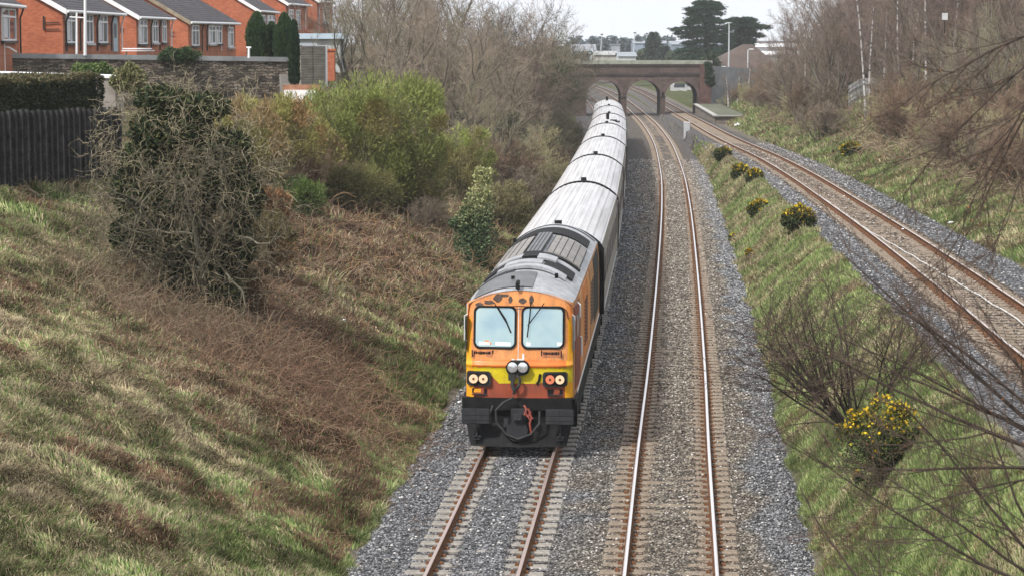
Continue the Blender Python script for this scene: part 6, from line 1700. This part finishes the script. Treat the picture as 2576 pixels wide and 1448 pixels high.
# ---------------------------------------------------------------- near branches reaching in from the right
def near_tree(label, base, limbs, seed, rad=.05, cols=((.055,.042,.035),(.065,.05,.04),(.085,.062,.05),(.11,.075,.06)), n=(6,5,3), bud=0, pull=(0,0,0)):
    r = np.random.RandomState(seed)
    t = thing('near_tree', label, 'tree', base, 0)
    mb = MB(); g = -float(base[2]) + float(terrain(base[0], base[1], False))
    mb.tube([(.6,0,g-.3),(.3,.1,g*.5),(0,0,.1)], [.22,.17,rad*1.3], 9); mb.build('trunk', MT['black'], t, True)
    B = np.zeros((len(limbs), 3)); D = np.array([l[:3] for l in limbs], float); Ln = np.array([l[3] for l in limbs])
    L = grow(r, B, D, Ln, rad*np.array([l[4] if len(l) > 4 else .5 for l in limbs]), [dict(m=9, w=.055, up=.0, tip=.22, pull=pull), dict(m=6, n=n[0], a=28, av=9, lr=.42, t0=.2, w=.09, up=.02, rr=.5, rmin=.004), dict(m=4, n=n[1], a=32, av=10, lr=.5, t0=.15, w=.12, up=.02, rr=.6, rmin=.0028), dict(m=3, n=n[2], a=30, lr=.5, w=.15, rr=.7, rmin=.0022)])
    obj('branches', levels_mesh('branches', L[:2], cols[:2], (7, 5), r), t, MT['wood'])
    obj('twigs', levels_mesh('twigs', L[2:], cols[2:], (4, 3), r), t, MT['wood'])
    if bud:
        P = L[2][1]; P = P[r.randint(0, len(P), bud)]
        v, f, c = leaves(P, .018, r, pick(r, bud, [(.3,.12,.05),(.22,.1,.06)]), None, 1, 1.5); obj('leaves', tri_mesh('leaves', [(v, f, c)]), t, MT['veg'])
q1 = at(2760, 1180, 17)
near_tree('nearest bare tree off the right edge whose long thin branches sweep across the lower right', tuple(q1), [(-.95,.1,.55,2.5,.6),(-1,.25,.25,2.5,.6),(-1,.0,.08,2.1,.5),(-.9,-.1,.85,2.1,.5),(-1,.3,.42,2.4,.45),(-.8,.2,1.1,1.9,.45),(-1,-.2,-.15,1.6,.4),(-1,.1,.7,2.2,.5)], 201, .034, bud=120, n=(6,5,3))
q2 = at(2700, 1520, 15)
near_tree('bare sapling off the bottom right corner with dark wands rising into the picture', tuple(q2), [(-.9,.1,.5,2.0,.55),(-.75,.1,.8,2.0,.5),(-.5,.1,1,1.8,.5),(-1,.2,.25,1.7,.5),(-.3,.1,1,1.6,.5),(-.9,.1,.65,1.7,.5)], 202, .028, bud=80, n=(7,6,4))
q3 = at(2700, 60, 15)
near_tree('bare tree hanging in at the top right corner with a thick dark bough', tuple(q3), [(-1,.1,.62,1.1,2.2),(-.9,.1,-.9,1.5,.5),(-1,.2,-.25,1.2,.5),(-.8,0,-1.3,1.6,.45),(-.6,.1,-1.5,1.8,.45),(-.4,.1,-1.6,1.7,.45)], 203, .022, bud=120, pull=(0,0,-.02), n=(7,6,4))
q4 = at(2230, 1560, 15)
near_tree('single arching dark wand rising from the bottom edge beside the concrete post', tuple(q4), [(-.62,.1,1.0,1.05,.55),(-.1,.1,1,.8,.35)], 204, .022, n=(2,2,2))
ordinals()
# ================================================================== GRASS AND BRAMBLE
def blade_mesh(name, B, D, Wv, Ln, wd, col, droop):
    """B base, D start direction, Wv width direction"""
    n = len(B)
    D = nrm(D); D2 = nrm(D + droop*np.array([0, 0, -1.0]))
    M = B + D*(Ln*.5)[:, None]; Tp = M + D2*(Ln*.5)[:, None]
    w = Wv*wd[:, None]*.5
    V = np.stack([B-w, B+w, M-w*.8, M+w*.8, Tp], 1).reshape(-1, 3)
    i = np.arange(n)[:, None]*5
    Q = i + np.array([[0, 1, 3, 2]]); Tt = i + np.array([[2, 3, 4]])
    return V, Q, Tt, np.repeat(col, 5, 0)
def grass_patch(nc, per, sampler, seed, size=(.22, .5), lean=.8, wbase=.023, green_boost=0):
    r = np.random.RandomState(seed)
    X, Y = sampler(r, nc)
    X = np.repeat(X, per); Y = np.repeat(Y, per); n = len(X)
    k = np.maximum(Y/50, .8)**.8
    rad = (.16*k)*np.sqrt(r.rand(n)); az = r.rand(n)*6.283
    X = X + np.cos(az)*rad; Y = Y + np.sin(az)*rad
    u = XL(Y) - X; left = u > 2.0
    xr = XR(Y); med = (~left) & (X < xr-1)
    ok = np.where(left, u > 2.35 + sst(60, 130, Y)*1.0 + (vn(X, Y, .9, 61)-.35)*.5, np.where(med, (X > XM(Y)+2.55+(vn(X, Y, .7, 62)-.2)*.5) & (X < xr-2.6-(vn(X, Y, .7, 63)-.2)*.5), X > xr+3.05+(vn(X, Y, .8, 64)-.2)*.6))
    # keep plants out of the solid things
    ok &= ~((Y > 255) & (X > xr+1) & (X < xr+6))
    X, Y, k = X[ok], Y[ok], k[ok]; n = len(X); u = XL(Y)-X; left = u > 2; med = (~left) & (X < XR(Y)-1)
    Z = terrain(X, Y) - .02
    g = greenness(X, Y)
    g = np.clip(g + green_boost*(~left), 0, 1)
    isg = r.rand(n) < g
    tb = (.35 + 1.25*fbm(X, Y, .5, 91, 2))*np.where(left, .9, 1.0)
    c = np.where(isg[:, None], pick(r, n, GREEN*1.25, .3), pick(r, n, STRAW*1.15, .3))
    br = bracken(X, Y); c = np.where((r.rand(n) < br*.75)[:, None], pick(r, n, [(.2,.12,.08),(.26,.16,.10),(.14,.09,.065)], .3), c)
    c = c*tb[:, None]
    # combed downhill, swirling in clumps
    dn = np.where(left, 1., np.where(med, -.5, -1.))
    sw = (fbm(X, Y, .8, 71, 2)-.5)*8
    dx = dn*np.cos(sw) - .35*np.sin(sw); dy = -.5*np.cos(sw)*.6 + np.sin(sw)*dn
    tall = fbm(X, Y, 1.0, 81, 2)
    up = .45 + .75*isg + r.rand(n)*.6 + tall*.5
    D = np.stack([dx*lean, dy*lean, up], -1) + r.normal(0, .38, (n, 3))
    Ln = (size[0] + (size[1]-size[0])*r.rand(n))*(.5+tall)*np.where(isg, .75, 1.1)*k**.8
    side = nrm(np.cross(D, np.array([0, 1.0, .3])))
    wd = wbase*k*(.6+.8*r.rand(n))
    return blade_mesh('grass', np.stack([X, Y, Z], -1), D, side, Ln, wd, c, .35+.9*r.rand(n, 1)*(~isg[:, None]))
def ydist(r, n, a, b, p=1.4):
    # density falls with distance as the picture shrinks
    t = r.rand(n); q = 1-p; return (a**q + t*(b**q - a**q))**(1/q)
def s_left(r, n):
    Y = ydist(r, n, 27, 62, .9); X = XL(Y) - 2.2 - 15.5*r.rand(n)
    vis = X > -(1288/FPX)*Y - .6
    return X[vis], Y[vis]
def s_left2(r, n):
    Y = ydist(r, n, 60, 235, 1.8); X = XL(Y) - 2.2 - 17*r.rand(n)**1.1; return X, Y
def s_med(r, n):
    Y = ydist(r, n, 23, 215, 1.5); lo = XM(Y)+2.5; hi = XR(Y)-2.5; X = lo + (hi-lo)*r.rand(n)
    vis = X < (1310/FPX)*Y + .3; return X[vis], Y[vis]
def s_right(r, n):
    Y = ydist(r, n, 72, 300, 1.7); X = XR(Y)+3.0 + 17*r.rand(n)**1.3
    vis = X < (1310/FPX)*Y + 1; return X[vis], Y[vis]
parts = [grass_patch(48000, 16, s_left, 301, (.11,.28)), grass_patch(15000, 16, s_left2, 302, (.15,.34)), grass_patch(23000, 16, s_med, 303, (.11,.25), .6, .016, .15), grass_patch(10000, 14, s_right, 304, (.12,.28), .7, .018, .1)]
Vs = []; Q = []; Tt = []; Cc = []; o_ = 0
for v, q_, t_, c in parts:
    Vs.append(v); Q.append(q_+o_); Tt.append(t_+o_); Cc.append(c); o_ += len(v)
o = obj('grass', raw_mesh('grass', np.concatenate(Vs), [np.concatenate(Q), np.concatenate(Tt)], np.concatenate(Cc)), None, MT['veg'])
tag(o, 'rough tussocky straw and green grass covering both banks and the middle strip', 'grass', None, 'stuff')

def strands(n, sampler, seed, cols, ln=(.5, 1.3), rad=.007, hgt=.35, m=6, curl=.35, up0=.9, z0=0):
    r = np.random.RandomState(seed); X, Y = sampler(r, n); n = len(X)
    Z = terrain(X, Y) - .03 + r.rand(n)*hgt*z0
    k = np.maximum(Y/55, .8)
    d = np.stack([r.normal(0, 1, n), r.normal(0, 1, n), up0*(.5+r.rand(n))], -1)
    L = grow(r, np.stack([X, Y, Z], -1), d, (ln[0]+(ln[1]-ln[0])*r.rand(n)), rad, [dict(m=m, w=curl, up=-.22, tip=.5)])
    P0, P1, R0, R1 = L[0]
    sc = np.repeat(k, m); v, f = tubes(P0, P1, R0*sc, R1*sc, 3)
    c = pick(r, n, cols, .3); return v, f, np.repeat(np.repeat(c, m, 0), 6, 0)
def s_br(cx, cy, sx, sy):
    def f(r, n):
        return cx + r.normal(0, sx, n), cy + r.normal(0, sy, n)
    return f
def mk_stuff(name, label, cat, plist, mat):
    o = obj(name, tri_mesh(name, plist), None, mat); tag(o, label, cat, None, 'stuff'); return o
RB = [(.21,.13,.085),(.15,.09,.062),(.28,.18,.12),(.10,.065,.045)]
mk_stuff('bramble', 'reddish brown tangle of dead brambles spread over the left bank beside the locomotive', 'brambles', [strands(5200, s_br(-5.6, 56.5, 1.5, 3.2), 401, RB), strands(2600, s_br(-8.0, 62, 1.3, 4.0), 402, RB), strands(1600, s_br(-3.9, 52.5, .9, 1.8), 407, RB), strands(2600, s_br(-9.5, 55, 2.6, 5), 408, RB, (.3,.9)), strands(1800, s_br(-7, 46, 3.0, 5), 409, RB, (.25,.7)), strands(3500, s_br(-8.2, 57.5, 1.6, 1.6), 410, [(.2,.14,.1),(.14,.11,.075),(.25,.2,.13)], (.6,1.5), .008, up0=1.3)], MT['wood'])
mk_stuff('undergrowth', 'brown dead stalks and bramble along the crest of the left bank under the bushes', 'undergrowth', [strands(9000, lambda r, n: (lambda Y: (XL(Y)-4-9*r.rand(n), Y))(ydist(r, n, 72, 175, 1.3)), 403, [(.25,.18,.13),(.2,.14,.10),(.3,.23,.16),(.36,.22,.12)], (.6, 1.6), .008), strands(3000, s_br(-9.5, 66, 2.2, 3), 404, [(.26,.2,.15),(.2,.15,.11)], (.5, 1.2))], MT['wood'])
mk_stuff('undergrowth', 'brown scrubby undergrowth over the right hand slope beyond the right track', 'undergrowth', [strands(4500, lambda r, n: (lambda Y: (XR(Y)+6.0+10*r.rand(n), Y))(ydist(r, n, 78, 160, 1.3)), 406, [(.36,.29,.2),(.3,.26,.16),(.24,.18,.13)], (1.0, 2.8), .010, up0=1.6, curl=.3, m=8), strands(17000, lambda r, n: (lambda Y: (XR(Y)+5.6+13*r.rand(n), Y))(ydist(r, n, 82, 240, 1.3)), 405, [(.22,.15,.11),(.17,.12,.09),(.27,.2,.14),(.2,.18,.105)], (.6, 1.8), .008, up0=1.2)], MT['wood'])
# a few scraps of pale litter on the banks
for k, (px, py, s_, lb) in enumerate(((1296,838,.12,'x'),)): pass
lit = [(863,828,.16,'crumpled white paper scrap low on the left bank'), (1158,1028,.10,'tiny white scrap at the foot of the left bank beside the locomotive'), (1855,322,.5,'white bag lying on the earth in front of the platform end'), (2275,590,.18,'white scrap on the right slope under the brown scrub'), (2390,572,.14,'small white scrap at the lower edge of the brown scrub'), (1782,412,.3,'pale stone slab beside the middle track near the cabinet')]
for k, (px, py, s_, lb) in enumerate(lit):
    q = drop(px, py); rr = np.random.RandomState(k)
    mb = MB(); pts = [(math.cos(a)*s_*(.6+.5*rr.rand()), math.sin(a)*s_*(.5+.4*rr.rand()), .03+rr.rand()*s_*.5) for a in np.arange(7)*.9]
    mb.add(pts + [(0,0,s_*.8), (0,0,0)], [(i, (i+1) % 7, 7) for i in range(7)] + [((i+1) % 7, i, 8) for i in range(7)])
    o = mb.build('litter' if k != 5 else 'stone_slab', MT['white'] if k != 5 else cap); o.location = (q[0], q[1], float(terrain(q[0], q[1]))+.14); tag(o, lb, 'litter' if k != 5 else 'stone')
# ================================================================== HAZE
hz = MB(); hz.box((0, 470, 29), (1300, 980, 62.5)); hm = bpy.data.materials.new('thin_haze'); hm.use_nodes = True
ht = hm.node_tree; ht.nodes.clear(); ho = ht.nodes.new('ShaderNodeOutputMaterial'); pv = ht.nodes.new('ShaderNodeVolumePrincipled')
pv.inputs['Color'].default_value = (.97,.985,1.0,1); pv.inputs['Density'].default_value = .0002
ht.links.new(pv.outputs[0], ho.inputs['Volume'])
o = hz.build('haze', hm); tag(o, 'thin pale haze over the cutting', 'haze', None, 'stuff')
